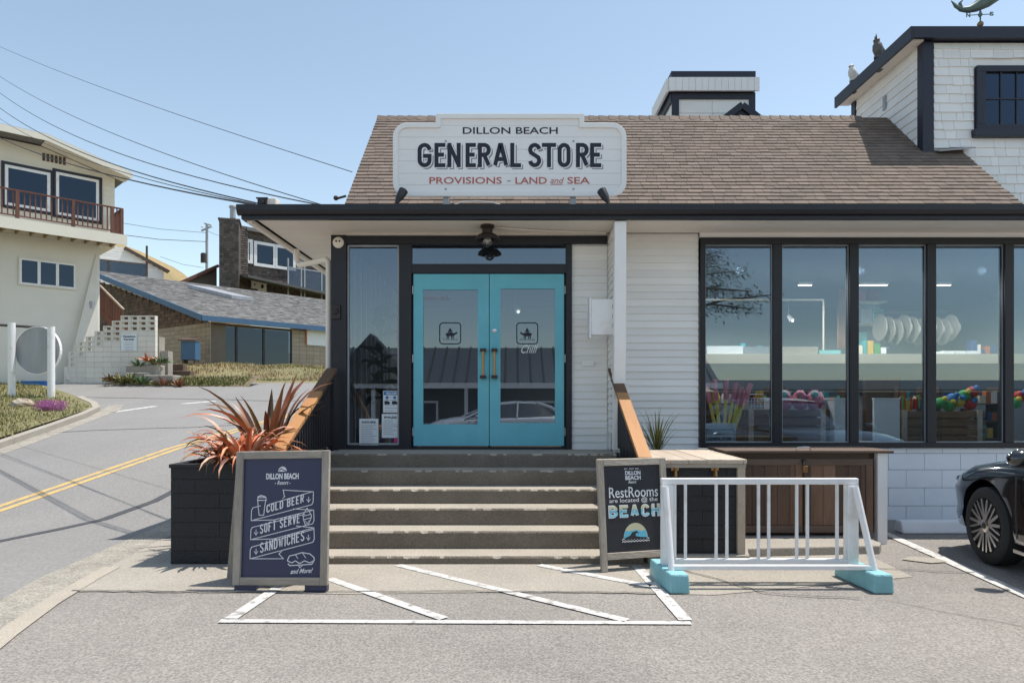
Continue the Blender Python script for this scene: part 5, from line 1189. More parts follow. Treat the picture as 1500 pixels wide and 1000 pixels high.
# ------------------------------------------------------------------ car
def build_car(loc, rotz, paint, label, cut=True):
    t = thing('parked_car', loc, label, 'car', rotz=R(rotz))     # local: x = right side, y = forward, front axle at y 0
    LF, LR, W = .93, -3.95, .92
    def hgt(y):
        pts = [(-3.95, .78), (-3.7, .98), (-3.0, 1.02), (-1.2, .98), (-.55, .955), (-.1, .925), (.4, .83), (.7, .72), (.86, .58), (.93, .42)]
        for (a, za), (b_, zb) in zip(pts, pts[1:]):
            if y <= b_: return za + (zb - za) * (y - a) / (b_ - a)
        return .42
    def wid(y):
        if y > .35: return W - .46 * ((y - .35) / .58) ** 2.4
        if y < -3.3: return W - .30 * ((-3.3 - y) / .65) ** 2.2
        return W
    ys = [.93, .91, .86, .78, .66, .52, .36, .18, 0, -.2, -.42, -.7, -1.0, -1.5, -2.1, -2.7, -3.1, -3.4, -3.6, -3.78, -3.9, -3.95]
    V = []; F = []; K = None
    for y in ys:
        h = hgt(y); w_ = wid(y); zb = .21 if -3.6 < y < .7 else .26
        half = [(0, zb), (w_ * .80, zb), (w_ * .955, zb + .05), (w_ * .985, zb + .16), (w_ * .975, .44 if h > .5 else zb + .17), (w_ * 1.0, min(.62, h - .1) if h > .55 else h - .06), (w_ * .99, h - .16 if h > .7 else h - .05), (w_ * .955, h - .075 if h > .7 else h - .03), (w_ * .87, h - .02), (w_ * .60, h + .012), (w_ * .3, h + .028), (0, h + .032)]
        ring = half + [(-x, z) for x, z in half[-2:0:-1]]
        K = len(ring); V += [(x, y, z) for x, z in ring]
    for i in range(len(ys) - 1):
        for k in range(K): F.append((i * K + k, i * K + (k + 1) % K, (i + 1) * K + (k + 1) % K, (i + 1) * K + k))
    F += [tuple(range(K)), tuple((len(ys) - 1) * K + k for k in range(K - 1, -1, -1))]
    body = MB().add(V, F).build('body', paint, t, smooth=True)
    if cut:
        cm = MB()
        for y in (0, -2.84):
            for s in (-1, 1): cm.lathe((s * .83 - .17, y, .345), [(.385, 0), (.385, .34)], 40, 'x')
        cob = cm.build('arch_cutter', M_rimd)
        cob.parent = t
        md = body.modifiers.new('arches', 'BOOLEAN'); md.object = cob; md.operation = 'DIFFERENCE'; md.solver = 'EXACT'
        dg = bpy.context.evaluated_depsgraph_get(); me2 = bpy.data.meshes.new_from_object(body.evaluated_get(dg))
        body.modifiers.clear(); body.data = me2; bpy.data.objects.remove(cob)
        for f_ in me2.polygons: f_.use_smooth = True
        try: me2.set_sharp_from_angle(angle=R(35))
        except Exception: pass
    # glasshouse
    gs = [(-.42, .62, .93), (-.9, .60, 1.16), (-1.45, .57, 1.37), (-2.0, .56, 1.42), (-2.6, .56, 1.40), (-3.1, .58, 1.22), (-3.55, .62, 1.0)]
    V = []; F = []
    for y, wt, z in gs:
        wb = .86; V += [(-wb, y, .93), (-wt, y, z), (0, y, z + .025), (wt, y, z), (wb, y, .93)]
    for i in range(len(gs) - 1):
        for k in range(4): F.append((i * 5 + k, i * 5 + k + 1, (i + 1) * 5 + k + 1, (i + 1) * 5 + k))
    MB().add(V, F).build('glasshouse', M_cglass, t, smooth=True)
    rf = MB(); V = []; F = []
    for y, wt, z in gs[2:6]: V += [(-wt - .03, y, z - .03), (-wt + .02, y, z + .012), (0, y, z + .04), (wt - .02, y, z + .012), (wt + .03, y, z - .03)]
    for i in range(3):
        for k in range(4): F.append((i * 5 + k, i * 5 + k + 1, (i + 1) * 5 + k + 1, (i + 1) * 5 + k))
    rf.add(V, F).build('roof_panel', paint, t, smooth=True)
    for s in (-1, 1):
        MB().tube([(s * .87, -.36, .93), (s * .62, -.9, 1.17), (s * .585, -1.45, 1.38)], .032, 8).build('windscreen_pillar', paint, t, smooth=True)
        MB().tube([(s * .87, -1.95, .95), (s * .58, -2.02, 1.41)], .03, 8).build('door_pillar', paint, t)
        MB().tube([(s * .85, -3.45, .97), (s * .60, -3.05, 1.25), (s * .57, -2.6, 1.40)], .06, 8).build('rear_pillar', paint, t, smooth=True)
        m_ = MB().ball((s * 1.03, -.72, .97), (.10, .075, .07), 14, 10).build('door_mirror', paint, t, smooth=True); MB().box(min(s * .9, s * .98), max(s * .9, s * .98), -.74, -.70, .92, .95).build('mirror_arm', paint, t)
        MB().ball((s * .66, .66, .66), (.14, .17, .055), 14, 8).build('headlight', glass('headlight_glass_%d' % (s + 1), (.35, .4, .42), .1), t, smooth=True)
        MB().ball((s * .70, -3.84, .80), (.16, .10, .07), 12, 8).build('tail_light', M_red, t, smooth=True)
        MB().tube([(s * .935, -.50, .32), (s * .945, -.50, .55), (s * .925, -.47, .86)], .006, 6).build('door_seam', M_rimd, t)
        MB().box(min(s * .90, s * .945), max(s * .90, s * .945), -2.4, -.46, .20, .235).build('sill_trim', M_chrome, t, bevel=.005)
        for y in (-1.35, -2.35): MB().box(min(s * .925, s * .955), max(s * .925, s * .955), y - .09, y + .09, .80, .825).build('door_handle', paint, t, bevel=.006)
    MB().box(-.40, .40, .90, .945, .32, .50).build('grille', M_rimd, t, bevel=.01)
    MB().box(-.55, .55, .86, .90, .22, .27).build('lower_lip', M_rimd, t)
    for y in (0, -2.84):
        for s in (-1, 1):
            o = Vector((s * .815, y, .335)); wh = MB()
            prof = [(.235, -.095), (.30, -.10), (.328, -.08), (.335, -.04), (.335, .04), (.328, .08), (.30, .10), (.235, .095)]
            V = []; F = []; n = 40
            for r_, x_ in prof:
                for k in range(n): a_ = 2 * math.pi * k / n; V.append(o + Vector((x_, r_ * math.cos(a_), r_ * math.sin(a_))))
            m = len(prof)
            for i in range(m):
                for k in range(n): F.append((i * n + k, i * n + (k + 1) % n, ((i + 1) % m) * n + (k + 1) % n, ((i + 1) % m) * n + k))
            w_o = wh.add(V, F).build('wheel', M_rub, t, smooth=True)
            rim = MB()
            V = []; F = []
            for r_, x_ in ((.236, -.093 * s * -1), (.236, .0), (.222, .0), (.222, s * .085)):
                for k in range(n): a_ = 2 * math.pi * k / n; V.append(o + Vector((x_, r_ * math.cos(a_), r_ * math.sin(a_))))
            for i in range(3):
                for k in range(n): F.append((i * n + k, i * n + (k + 1) % n, (i + 1) * n + (k + 1) % n, (i + 1) * n + k))
            rim.add(V, F)
            for k in range(5):
                for da, wd in ((-.34, .018), (-.13, .026), (.13, .026), (.34, .018)):
                    a_ = 2 * math.pi * k / 5 + .3; b_ = a_ + da
                    p0 = o + Vector((s * .085, .055 * math.cos(a_ + da * .6), .055 * math.sin(a_ + da * .6))); p1 = o + Vector((s * .088, .228 * math.cos(b_ + da * .5), .228 * math.sin(b_ + da * .5)))
                    rim.beam(p0, p1, wd if da else wd * .8, .022, (s, 0, 0))
            rim.lathe((o.x + s * .07, o.y, o.z), [(.065, 0), (.06, s * .025), (.035, s * .032)], 20, 'x').build('rim', M_rim, w_o)
            MB().lathe((o.x, o.y, o.z), [(.21, 0), (.21, s * .02)], 30, 'x').build('brake_disc', M_rimd, w_o)
            MB().lathe((o.x + s * .100, o.y, o.z), [(.026, 0), (.024, s * .006)], 16, 'x').build('hub_cap', M_rimd, w_o)
    return t
bc_ = build_car((4.74, 5.50, .011), -7, M_carp, 'black saloon car parked nose in against the shop wall at the right'); bc_.scale = (.95, .95, .95)
build_car((-1.9, -6.2, -.14), 82, M_carw, 'silver car standing across the road, seen only as a reflection in the doors', cut=False)
# ------------------------------------------------------------------ cream house at the left
FA = Frame(-17.9, 23.3, 1, 1)
hA = thing('cream_house', tuple(FA.w((0, 0, 2.0))), 'cream two storey house with a railed timber deck and dark framed picture windows', 'house')
def pa(px, py, dep=0): return FA.pix(px, py, dep)
aR = pa(168, 300)[0]; aL = -7.0; aLo = pa(146, 450)[0]
zdk = pa(100, 335, -1.15)[1]
zTop = pa(90, 222)[1]
gab = MB(FA); ridge_a = pa(88, 210)[0]
z_r = pa(168, 262)[1]; z_pk = pa(85, 222)[1] + .05; aPk = pa(60, 222)[0]
gab.prism([(aL, zdk - .2), (aR, zdk - .2), (aR, z_r), (aPk, z_pk), (aL, z_pk - .1)], 0, .25, 'xz').build('upper_wall', M_cream, hA)
MB(FA).box(aR - .25, aR, .26, 6, zdk - .2, z_r).build('end_wall', M_cream, hA)
MB(FA).box(aL, aLo, .0, .25, 1.5, zdk - .21).build('lower_wall', M_greycream, hA)
MB(FA).box(aLo - .25, aLo, .26, 6, 1.5, zdk - .21).build('end_wall', M_cream, hA)
# siding courses on the upper wall
z = zdk + .1; sd = MB(FA)
while z < z_r - .2: sd.box(aL, aR - .01, -.010, -.001, z, z + .193); z += .2
sd.build('wall_courses', M_cream, hA, kind='stuff')
# roof: low gable with broad eaves
aE = pa(193, 250, -.9)[0] ; zE = pa(193, 262, -.9)[1]; z2 = pa(85, 212, -.9)[1]
rA = MB(FA)
for (p, q) in (((aPk, z2 + .25), (aE, zE + .2)), ((aL - .5, z2 + .15), (aPk, z2 + .25))):
    rA.hexa([(p[0], -.95, p[1] - .10), (q[0], -.95, q[1] - .10), (q[0], 6, q[1] - .10), (p[0], 6, p[1] - .10), (p[0], -.95, p[1] + .03), (q[0], -.95, q[1] + .03), (q[0], 6, q[1] + .03), (p[0], 6, p[1] + .03)])
rA.build('roof', M_gshingle, hA)
fA_ = MB(FA)
for (p, q) in (((aPk, z2 + .25), (aE, zE + .2)), ((aL - .5, z2 + .15), (aPk, z2 + .25))):
    fA_.hexa([(p[0], -.99, p[1] - .22), (q[0], -.99, q[1] - .22), (q[0], -.955, q[1] - .22), (p[0], -.955, p[1] - .22), (p[0], -.99, p[1] + .01), (q[0], -.99, q[1] + .01), (q[0], -.955, q[1] + .01), (p[0], -.955, p[1] + .01)])
fA_.build('barge_board', M_cream, hA)
sf = MB(FA); p, q = (aPk, z2 + .12), (aE, zE + .07)
sf.hexa([(p[0], -.94, p[1] - .01), (q[0], -.94, q[1] - .01), (q[0], -.01, q[1] - .01), (p[0], -.01, p[1] - .01), (p[0], -.94, p[1] + .01), (q[0], -.94, q[1] + .01), (q[0], -.01, q[1] + .01), (p[0], -.01, p[1] + .01)]).build('soffit_board', M_cream, hA)
v0, v1 = pa(62, 222), pa(98, 237)
for i in range(6):
    a = v0[0] + (v1[0] - v0[0]) * i / 6; MB(FA).box(a, a + (v1[0] - v0[0]) / 6 * .65, -.03, .0, v0[1] - .32, v0[1] - .05).build('vent_slot', M_shelf, hA)
def winA(px0, px1, pyt, pyb, frame_m, trim_m, parts=1, tw=.10):
    a0, zt = pa(px0, pyt); a1, _ = pa(px1, pyt); _, zb = pa(px0, pyb)
    w_ = ribbon(Plane(FA.w((0, -.01, 0)), FA.u, (0, 0, 1)), [(a0, zb), (a0, zt), (a1, zt), (a1, zb)], tw, 0, .05, True).build('window', trim_m, hA)
    MB(FA).box(a0 + .01, a1 - .01, -.012, -.004, zb + .01, zt - .01).build('window_back', M_inkn, w_)
    q_ = 1 if parts == 1 else .4
    for i in range(parts):
        x0 = a0 + tw / 2 + (a1 - a0 - tw) * i / parts; x1 = a0 + tw / 2 + (a1 - a0 - tw) * (i + 1) / parts
        ribbon(Plane(FA.w((0, -.014, 0)), FA.u, (0, 0, 1)), [(x0 + .05 * q_, zb + tw / 2 + .05 * q_), (x0 + .05 * q_, zt - tw / 2 - .05 * q_), (x1 - .05 * q_, zt - tw / 2 - .05 * q_), (x1 - .05 * q_, zb + tw / 2 + .05 * q_)], .10 if parts == 1 else .05, .0, .03, True).build('sash', frame_m, w_)
        MB(FA).box(x0 + .05, x1 - .05, -.025, -.02, zb + tw / 2 + .05, zt - tw / 2 - .05).build('pane', M_hglass, w_)
winA(4, 76, 238, 302, M_rack, M_navy); winA(79, 147, 249, 316, M_rack, M_navy)
winA(28, 111, 377, 416, M_rack, M_greycream, 3, .05)
# deck
dz = zdk; dk0 = -1.25
MB(FA).box(aL, pa(186, 350, -1.25)[0], dk0, 0.0, dz, dz + .06).build('deck_floor', M_cream, hA)
MB(FA).box(aL, pa(186, 350, -1.25)[0], dk0 - .04, dk0 - .001, dz - .32, dz + .06).build('deck_fascia', M_cream, hA)
a = aL + .2
while a < pa(182, 350, -1.2)[0]: MB(FA).box(a, a + .05, dk0, -.001, dz - .22, dz - .001).build('deck_joist', mat('deck_joist_wood', (.30, .22, .12), .8, .15, 4), hA); a += .42
rl_ = thing('deck_railing', tuple(FA.w((0, dk0, dz))), 'red brown stained timber railing along the cream house deck', 'railing')
a1_ = pa(180, 350, -1.2)[0]
MB(FA).box(aL, a1_, dk0 - .02, dk0 + .08, dz + .99, dz + 1.03).build('top_rail', M_redwood, rl_); MB(FA).box(aL, a1_, dk0 + .01, dk0 + .05, dz + .14, dz + .18).build('bottom_rail', M_redwood, rl_)
a = -2.9
while a < a1_ - .1: MB(FA).box(a, a + .035, dk0 + .01, dk0 + .045, dz + .181, dz + .989).build('baluster', M_redwood, rl_); a += .155
for px in (-60, 25, 107, 164, 178): a = pa(px, 300, -1.2)[0]; MB(FA).box(a - .05, a + .05, dk0 - .03, dk0 + .07, dz + .061, dz + .988).build('rail_post', M_redwood, rl_)
MB(FA).box(a1_ - .06, a1_, dk0 + .05, -.05, dz + .99, dz + 1.03).build('top_rail', M_redwood, rl_)
for k in range(7): MB(FA).box(a1_ - .05, a1_ - .02, dk0 + .15 + k * .15, dk0 + .19 + k * .15, dz + .061, dz + .989).build('baluster', M_redwood, rl_)
# battered buttress at the corner
def pad_(px, py, dep): q = pa(px, py, dep); return (q[0], dep, q[1])
MB(FA).add([pad_(141, 372, -.02), pad_(146, 372, -.02), pad_(146, 556, -.75), pad_(97, 556, -.45), pad_(141, 372, .24), pad_(146, 372, .24), (pa(146, 556, -.75)[0], .24, 1.8), (pa(97, 556, -.45)[0], .24, 1.8)],
    [(0, 1, 2, 3), (4, 7, 6, 5), (0, 4, 5, 1), (1, 5, 6, 2), (2, 6, 7, 3), (3, 7, 4, 0)]).build('buttress', M_creamblock, hA)
MB(FA).box(aL, pa(63, 480)[0], -.03, -.001, pa(30, 478)[1] - .04, pa(30, 478)[1] + .04).build('garage_head', M_shelf, hA)
MB(FA).box(aL, pa(60, 500)[0], -.025, -.001, 1.6, pa(30, 478)[1] - .041).build('garage_door', M_greycream, hA)
gw = MB().lathe(FA.w((pa(125, 455)[0], -.9, pa(125, 455)[1])), [(.07, 0), (.09, .25), (.02, .27)], 10).build('wall_light', M_galv, hA)

# ------------------------------------------------------------------ pierced block garden wall
WB = 24.6
gwall = thing('pierced_block_wall', (-15.4, WB, 2.2), 'stepped cream block wall with pierced openings beside the road bend', 'wall')
def bxy(px, py): return P(px, py, WB)
cwid, chgt = .314, .187
zb = bxy(0, 553).z; ntop = [4, 6, 7, 8, 9, 10, 10, 11, 12, 12, 12, 12]
xs0 = bxy(100, 0).x
base_z = zb
tops = [512, 503, 494, 487, 479, 472, 465, 465, 465, 465]
hole_px = {(0,): 0}
hb = hs = None
for c_i in range(10):
    zt_ = bxy(0, tops[c_i]).z; n = int(round((zt_ - base_z) / chgt)); x = xs0 + c_i * cwid
    for r in range(-2, n):
        z = base_z + r * chgt; from_top = n - 1 - r
        holes = from_top < 3 if r > 1 else False
        if c_i == 5: holes = from_top < 4
        if holes:
            m_ = MB(); x1 = x + cwid - .006; z1 = z + chgt - .006; t_ = .035
            m_.box(x, x1, WB, WB + .17, z, z + t_).box(x, x1, WB, WB + .17, z1 - t_, z1).box(x, x + t_ * (1.0 + (c_i < 4) * 1.6), WB, WB + .17, z + t_, z1 - t_).box(x1 - t_ * (1.0 + (c_i < 4) * 1.6), x1, WB, WB + .17, z + t_, z1 - t_)
            m_.build('pierced_block', M_creamblock, gwall)
        elif (r + c_i) % 2 == 0 or c_i == 0 or r == n - 4:
            xa = x; xb = x + cwid - .006
            MB().box(xa, xb, WB, WB + .17, z, z + chgt - .006).build('wall_block', M_creamblock, gwall)
        else: MB().box(x, x + cwid - .004, WB + .002, WB + .17, z, z + chgt - .006).build('wall_block', M_creamblock, gwall)
MB().box(xs0 + .01, xs0 + 10 * cwid - .01, WB + .05, WB + .14, base_z - .6, bxy(0, 517).z).build('wall_core', M_creamblock, gwall)
MB().box(xs0 - .15, xs0 - .01, WB, WB + .3, base_z - .5, bxy(0, 537).z).build('end_pillar', M_creamblock, gwall)
MB().prism([(bxy(214, 0).x, base_z - .4), (bxy(229, 0).x, base_z - .4), (bxy(229, 0).x, bxy(0, 492).z), (bxy(222, 0).x, bxy(0, 492).z), (bxy(214, 0).x, bxy(0, 522).z)], WB + .20, WB + .6, 'xz').box(bxy(230, 0).x, bxy(241, 0).x, WB + .25, WB + .6, base_z - .3, bxy(0, 513).z).build('end_pier', M_apron, gwall)
ps = thing('wall_notice', tuple(bxy(178, 514)), 'white notice board fixed to the pierced block wall', 'sign'); pN = Plane((0, WB - .01, 0), (1, 0, 0), (0, 0, 1)); a, b = bxy(178, 514), bxy(201, 489)
extrude2d(pN, [(a.x, a.z), (b.x, a.z), (b.x, b.z), (a.x, b.z)], 0, .02).build('board', M_paper, ps)
text('Vacation', pN, a.x + .05, b.x - .05, b.z - .13, b.z - .05, .022, M_inkn, ps, .04); text('Rentals', pN, a.x + .1, b.x - .1, b.z - .23, b.z - .16, .022, M_inkn, ps, .04)
ml = MB()
for k in range(6): ribbon(pN, [(a.x + .12, b.z - .30 - k * .055), (b.x - .12, b.z - .30 - k * .055)], .012, .0205, .022, mb=ml)
ml.build('print_lines', M_grey, ps)
# outdoor stair behind the wall
stt = thing('timber_stair', tuple(P(162, 470, 28.5)), 'red brown outdoor timber stair climbing behind the pierced wall', 'stairs')
A0, B0 = P(146, 418, 28.6), P(181, 453, 28.6)
MB().beam(A0, B0, .10, .06).build('hand_rail', M_palewood, stt)
for i in range(9):
    q = A0.lerp(B0, (i + .4) / 9); MB().box(q.x - .03, q.x + .05, 28.58, 28.62, q.z - 1.05, q.z - .04).build('baluster', M_redwood, stt)
MB().beam(A0 + Vector((0, 0, -1.05)), B0 + Vector((0, 0, -1.05)), .08, .2).build('stringer', M_redwood, stt)
for i in range(7): q = A0.lerp(B0, (i + .5) / 7) + Vector((0, 0, -1.1)); MB().box(q.x - .15, q.x + .15, 28.7, 29.6, q.z - .03, q.z + .02).build('tread', M_redwood, stt)
# round sign seen from the back
sg = thing('round_back_sign', (-14.1, 20.1, 1.4), 'weathered grey round signboard seen from behind on two white posts', 'sign')
p0 = P(75, 588, 19.3); p1 = P(17, 578, 19.5); p0.z = T(19.3); p1.z = T(19.5)
for p, top in ((p0, 3.42), (p1, 3.55)): MB().tube([p, Vector((p.x, p.y, top))], .095, 12).build('sign_post', M_rack, sg, smooth=True)
uu = (p0 - p1); uu.z = 0; uu.normalize(); cc = P(55, 514, 19.55); 
pR = Plane((cc.x, cc.y, 0), uu, (0, 0, 1))
disc(pR, .0, P(0, 513, 19.5).z, .74, .68, -.05, .0, 40).build('sign_disc', mat('weathered_sign_back', (.36, .38, .40), .55, .2, 2.5, stretch=(1, 1, .25), hue=(.22, .22, .21), hueamt=.4), sg)
ribbon(pR, [(.74 * math.cos(R(k * 9)), P(0, 513, 19.5).z + .68 * math.sin(R(k * 9))) for k in range(40)], .022, -.055, .02, True).build('sign_rim', M_rack, sg)
bb_ = thing('blue_bin', tuple(P(52, 553, 23)), 'bright blue low bin below the grey round signboard', 'bin'); c = P(50, 550, 23.0)
c.z = T(23) + .25
MB().prism([(c.x - .35, c.z - .22), (c.x + .35, c.z - .22), (c.x + .4, c.z - .04), (c.x - .4, c.z - .04)], 23.0, 23.5, 'xz').build('tub', flat('bright_blue_plastic', (.02, .16, .5)), bb_); MB().box(c.x - .42, c.x + .42, 22.97, 23.53, c.z - .039, c.z - .01).build('rim', flat('bright_blue_plastic', (.02, .16, .5)), bb_)
# rock and flowers on the island
rk = P(33, 612, 17.3); rk.z = T(17.3) + .12
o = MB().ball(rk, (.30, .2, .17), 14, 10, .12).build('boulder', M_rock, None); tag(o, 'lichen stained boulder lying in the island grass beside purple flowers', 'rock'); o.name = 'boulder'
fl = MB()
for i in range(1500):
    q = random.random(); cx_ = random.choice([(62, 608), (75, 612), (88, 606), (70, 600)]); c = P(cx_[0] + random.gauss(0, 6), cx_[1], 16.9 + random.uniform(-.7, .6)); c.z = T(c.y) + random.uniform(.10, .24)
    a = random.uniform(0, 6.28); s = random.uniform(.012, .026); fl.add([c + Vector((s, 0, 0)), c + Vector((0, s, .01)), c + Vector((-s, 0, 0)), c + Vector((0, -s, .012))], [(0, 1, 2, 3)])
tag(fl.build('ice_plant_flowers', M_purple, kind='stuff'), 'mat of bright purple flowers at the foot of the nearer sign post', 'flowers')

# ------------------------------------------------------------------ block building with grey roof and blue fascia
CX, CY = -13.75, 31.0
FB = Frame(CX, CY, .66, .75); FW = Frame(CX, CY, .8, -.6)   # front; side wall frame has u towards the corner
hB = thing('block_building', (CX, CY, 2.3), 'low tan block building with a broad grey shingle roof and blue fascia', 'building')
zbase = 2.0
cr = FB.pix(480, 600)[0]
zEave = FB.pix(305, 466)[1]
L_side = 11.5
def wside(t, dep, z): return FW.w((-t, dep, z))
# side wall: the block below, brown shakes above
def rake(t): return zEave - .10 + t * .272
MB(FW).prism([(-L_side, zbase), (0, zbase), (0, zEave - .2), (-L_side, rake(L_side) - .2)], .03, .2, 'xz').build('side_wall', M_mortar, hB)
MB(FB).prism([(0, zbase), (.78, zbase), (.78, zEave - .15), (0, zEave - .15)], .03, .2, 'xz').build('front_wall', M_mortar, hB)
fx0 = FB.pix(308, 500)[0]; gx0 = FB.pix(309, 500)[0]; gx1 = FB.pix(428, 500)[0]
MB(FB).box(gx1, 14, .03, .2, zbase, zEave - .05).build('front_wall', M_mortar, hB)
blk = MB(FB); z = zbase
while z < zEave - .25:
    a = gx1 + (0.2 if int((z - zbase) / .205) % 2 else 0) * 0
    while a < 13.9: blk.box(a + .006, a + .394, -.0 + random.uniform(0, .006), .029, z + .006, z + .199); a += .4
    blk.box(.005, gx0 - .01, .0, .029, z + .006, z + .199)
    z += .205
blk.build('wall_blocks', M_tanblock, hB, kind='stuff')
blk = MB(FW); z = zbase; zlim = FW.pix(225, 510)[1]
while z < zEave - .35:
    a = -L_side
    while a < -.05: blk.box(a + .006, a + .394, random.uniform(0, .006), .029, z + .006, z + .199); a += .4
    z += .205
zs = z; blk.build('wall_blocks', M_tanblock, hB, kind='stuff')
sh = MB(FW)
while z < rake(L_side):
    a = -L_side
    while a < 0:
        wd = random.uniform(.12, .26)
        if z + .16 < rake(-a) - .12: sh.hexa([(a, -.03, z), (a + wd - .01, -.03, z), (a + wd - .01, .029, z), (a, .029, z), (a, -.002, z + .2), (a + wd - .01, -.002, z + .2), (a + wd - .01, .029, z + .2), (a, .029, z + .2)])
        a += wd
    z += .17
sh.build('wall_shakes', M_bshake, hB, kind='stuff')
# roof plane spanned by the eave and the rake
e0 = FB.w((-.5, -.55, zEave)); ev = FB.u; rv = (FW.u * -1 + Vector((0, 0, .285))).normalized()
e0 = Vector((CX, CY, zEave + .05)) + FW.v * -.45 - FB.v * .0 + FW.u * .4 + FB.u * -.1
def rp(a, s, h=0): return e0 + ev * a + rv * s + Vector((0, 0, h))
Rw, Rs = 15.5, 12.4
MB().add([rp(0, 0, -.16), rp(Rw, 0, -.16), rp(Rw, Rs, -.16), rp(0, Rs, -.16), rp(0, 0, 0), rp(Rw, 0, 0), rp(Rw, Rs, 0), rp(0, Rs, 0)], [(0, 3, 2, 1), (4, 5, 6, 7), (0, 1, 5, 4), (1, 2, 6, 5), (2, 3, 7, 6), (3, 0, 4, 7)]).build('roof', M_gshingle, hB)
st_ = MB(); s = 0
while s < Rs - .1:
    a = random.uniform(-.2, 0)
    while a < Rw:
        wd = random.uniform(.18, .38); a0_, a1_2 = max(a, 0), min(a + wd - .012, Rw); t_ = random.uniform(.006, .022)
        if a1_2 > a0_: st_.add([rp(a0_, s, t_), rp(a1_2, s, t_), rp(a1_2, s + .16, .004), rp(a0_, s + .16, .004), rp(a0_, s, .0), rp(a1_2, s, 0)], [(0, 1, 2, 3), (0, 4, 5, 1)])
        a += wd
    s += .15
st_.build('roof_shingles', M_gshingle, hB, kind='stuff')
MB().beam(rp(-.03, -.03, -.10), rp(Rw, -.03, -.10), .05, .24).build('blue_fascia', M_blue, hB); MB().beam(rp(-.03, -.03, -.10), rp(-.03, Rs, -.10), .05, .26).build('blue_barge_board', M_blue, hB)
k0 = rp(5.2, 8.8, .02); MB().add([rp(3.9, 9.4, .03), rp(5.2, 9.4, .03), rp(6.4, 6.8, .03), rp(5.1, 6.8, .03), rp(3.9, 9.4, .22), rp(5.2, 9.4, .22), rp(6.4, 6.8, .22), rp(5.1, 6.8, .22)], [(0, 3, 2, 1), (4, 5, 6, 7), (0, 1, 5, 4), (1, 2, 6, 5), (2, 3, 7, 6), (3, 0, 4, 7)]).build('skylight', M_galv, hB)
# glazed front
gz0 = FB.pix(330, 543)[1]; gz1 = zEave - .28
MB(FB).box(gx0, gx1, .35, .36, gz0, gz1).build('glass_front_back', M_inkn, hB)
wB = MB(FB).box(gx0, gx1, .02, .12, gz1, gz1 + .12).box(gx0, gx1, .02, .12, gz0 - .08, gz0).build('glazed_front', M_shelf, hB)
xs_ = [309, 347, 387, 428]; av = [FB.pix(x, 500)[0] for x in xs_]
for i, a in enumerate(av): MB(FB).box(a - .05, a + .05, .02, .12, gz0, gz1).build('mullion', M_black, wB)
for a, b in zip(av, av[1:]): MB(FB).box(a + .05, b - .05, .06, .07, gz0, gz1).build('pane', M_hglass, wB)
MB(FB).box(gx0, gx1, .0, .2, zbase - .3, gz0 - .081).build('plinth', M_tanblock, hB); MB(FB).box(gx0, gx1, -.4, .0, gz1 + .13, gz1 + .2).build('soffit', M_cream, hB)
bn = thing('white_banner', tuple(FB.w((FB.pix(449, 500)[0], -.05, 4))), 'white banner with an orange edge tied to the tan block wall', 'banner'); a0_, z1_ = FB.pix(449, 478); z0_ = FB.pix(449, 505)[1]
MB(FB).box(a0_, a0_ + 3, -.06, -.03, z0_, z1_).build('cloth', M_paper, bn); MB(FB).box(a0_ - .03, a0_ + 3, -.07, -.061, z1_ - .09, z1_ + .02).box(a0_ - .06, a0_ - .001, -.07, -.03, z0_, z1_ - .091).build('orange_edge', flat('orange_cloth', (.55, .16, .05)), bn)
bc = thing('blue_cabinet', tuple(P(279, 540, 30.0)), 'blue painted wooden cabinet with a sloped lid by the block building corner', 'cabinet'); c = P(279, 527, 30.0)
MB().box(c.x - .33, c.x + .30, 29.8, 30.3, c.z, P(0, 500, 30).z).build('cabinet_body', M_blue, bc); MB().hexa([(c.x - .40, 29.7, P(0, 500, 30).z), (c.x + .34, 29.7, P(0, 500, 30).z), (c.x + .34, 30.35, P(0, 496, 30).z), (c.x - .4, 30.35, P(0, 496, 30).z), (c.x - .40, 29.7, P(0, 498, 30).z), (c.x + .34, 29.7, P(0, 498, 30).z), (c.x + .34, 30.35, P(0, 493, 30).z), (c.x - .4, 30.35, P(0, 493, 30).z)]).build('cabinet_lid', M_shelf, bc)
for k in (-.3, .2): MB().box(c.x + k, c.x + k + .08, 29.85, 30.25, T(30) - .1, c.z - .001).build('cabinet_leg', M_shelf, bc)
# planted bank in front of the building
bank = MB(); V = []; F = []; BX0, BX1, BY0, BY1 = -17.5, 4.0, 24.6, 32.5; nx, ny = 90, 22
def bankz(x, y):
    edge = 25.0 + max(0, (x + 17) * .02); t = min(1, max(0, (y - edge) / 4.5)); side = 1 if x > -14.6 else max(0, 1 - (-14.6 - x) / 1.4)
    drop = 1 - .35 * min(1, max(0, (x + 14) / 4))
    return T(y) + .02 + side * (.42 * t * t * (3 - 2 * t)) * drop + .05 * math.sin(x * 2.3 + y) * t
for j in range(ny + 1):
    for i in range(nx + 1): x = BX0 + (BX1 - BX0) * i / nx; y = BY0 + (BY1 - BY0) * j / ny; V.append((x, y, bankz(x, y) - (.08 if j == 0 else 0)))
for j in range(ny):
    for i in range(nx): a = j * (nx + 1) + i; F.append((a, a + 1, a + nx + 2, a + nx + 1))
bank.add(V, F).build('bank', M_dry, kind='structure', smooth=True)
BP = [(-14.6, 25.6), (3.5, 25.2), (3.5, 30.8), (-9, 32), (-13.6, 30.8), (-14.8, 29)]
pn_ = lambda x, y: .5 + .5 * math.sin(x * 1.7 + 2.1 * math.sin(y * 1.3)) * math.cos(y * 2.1 + x * .6)
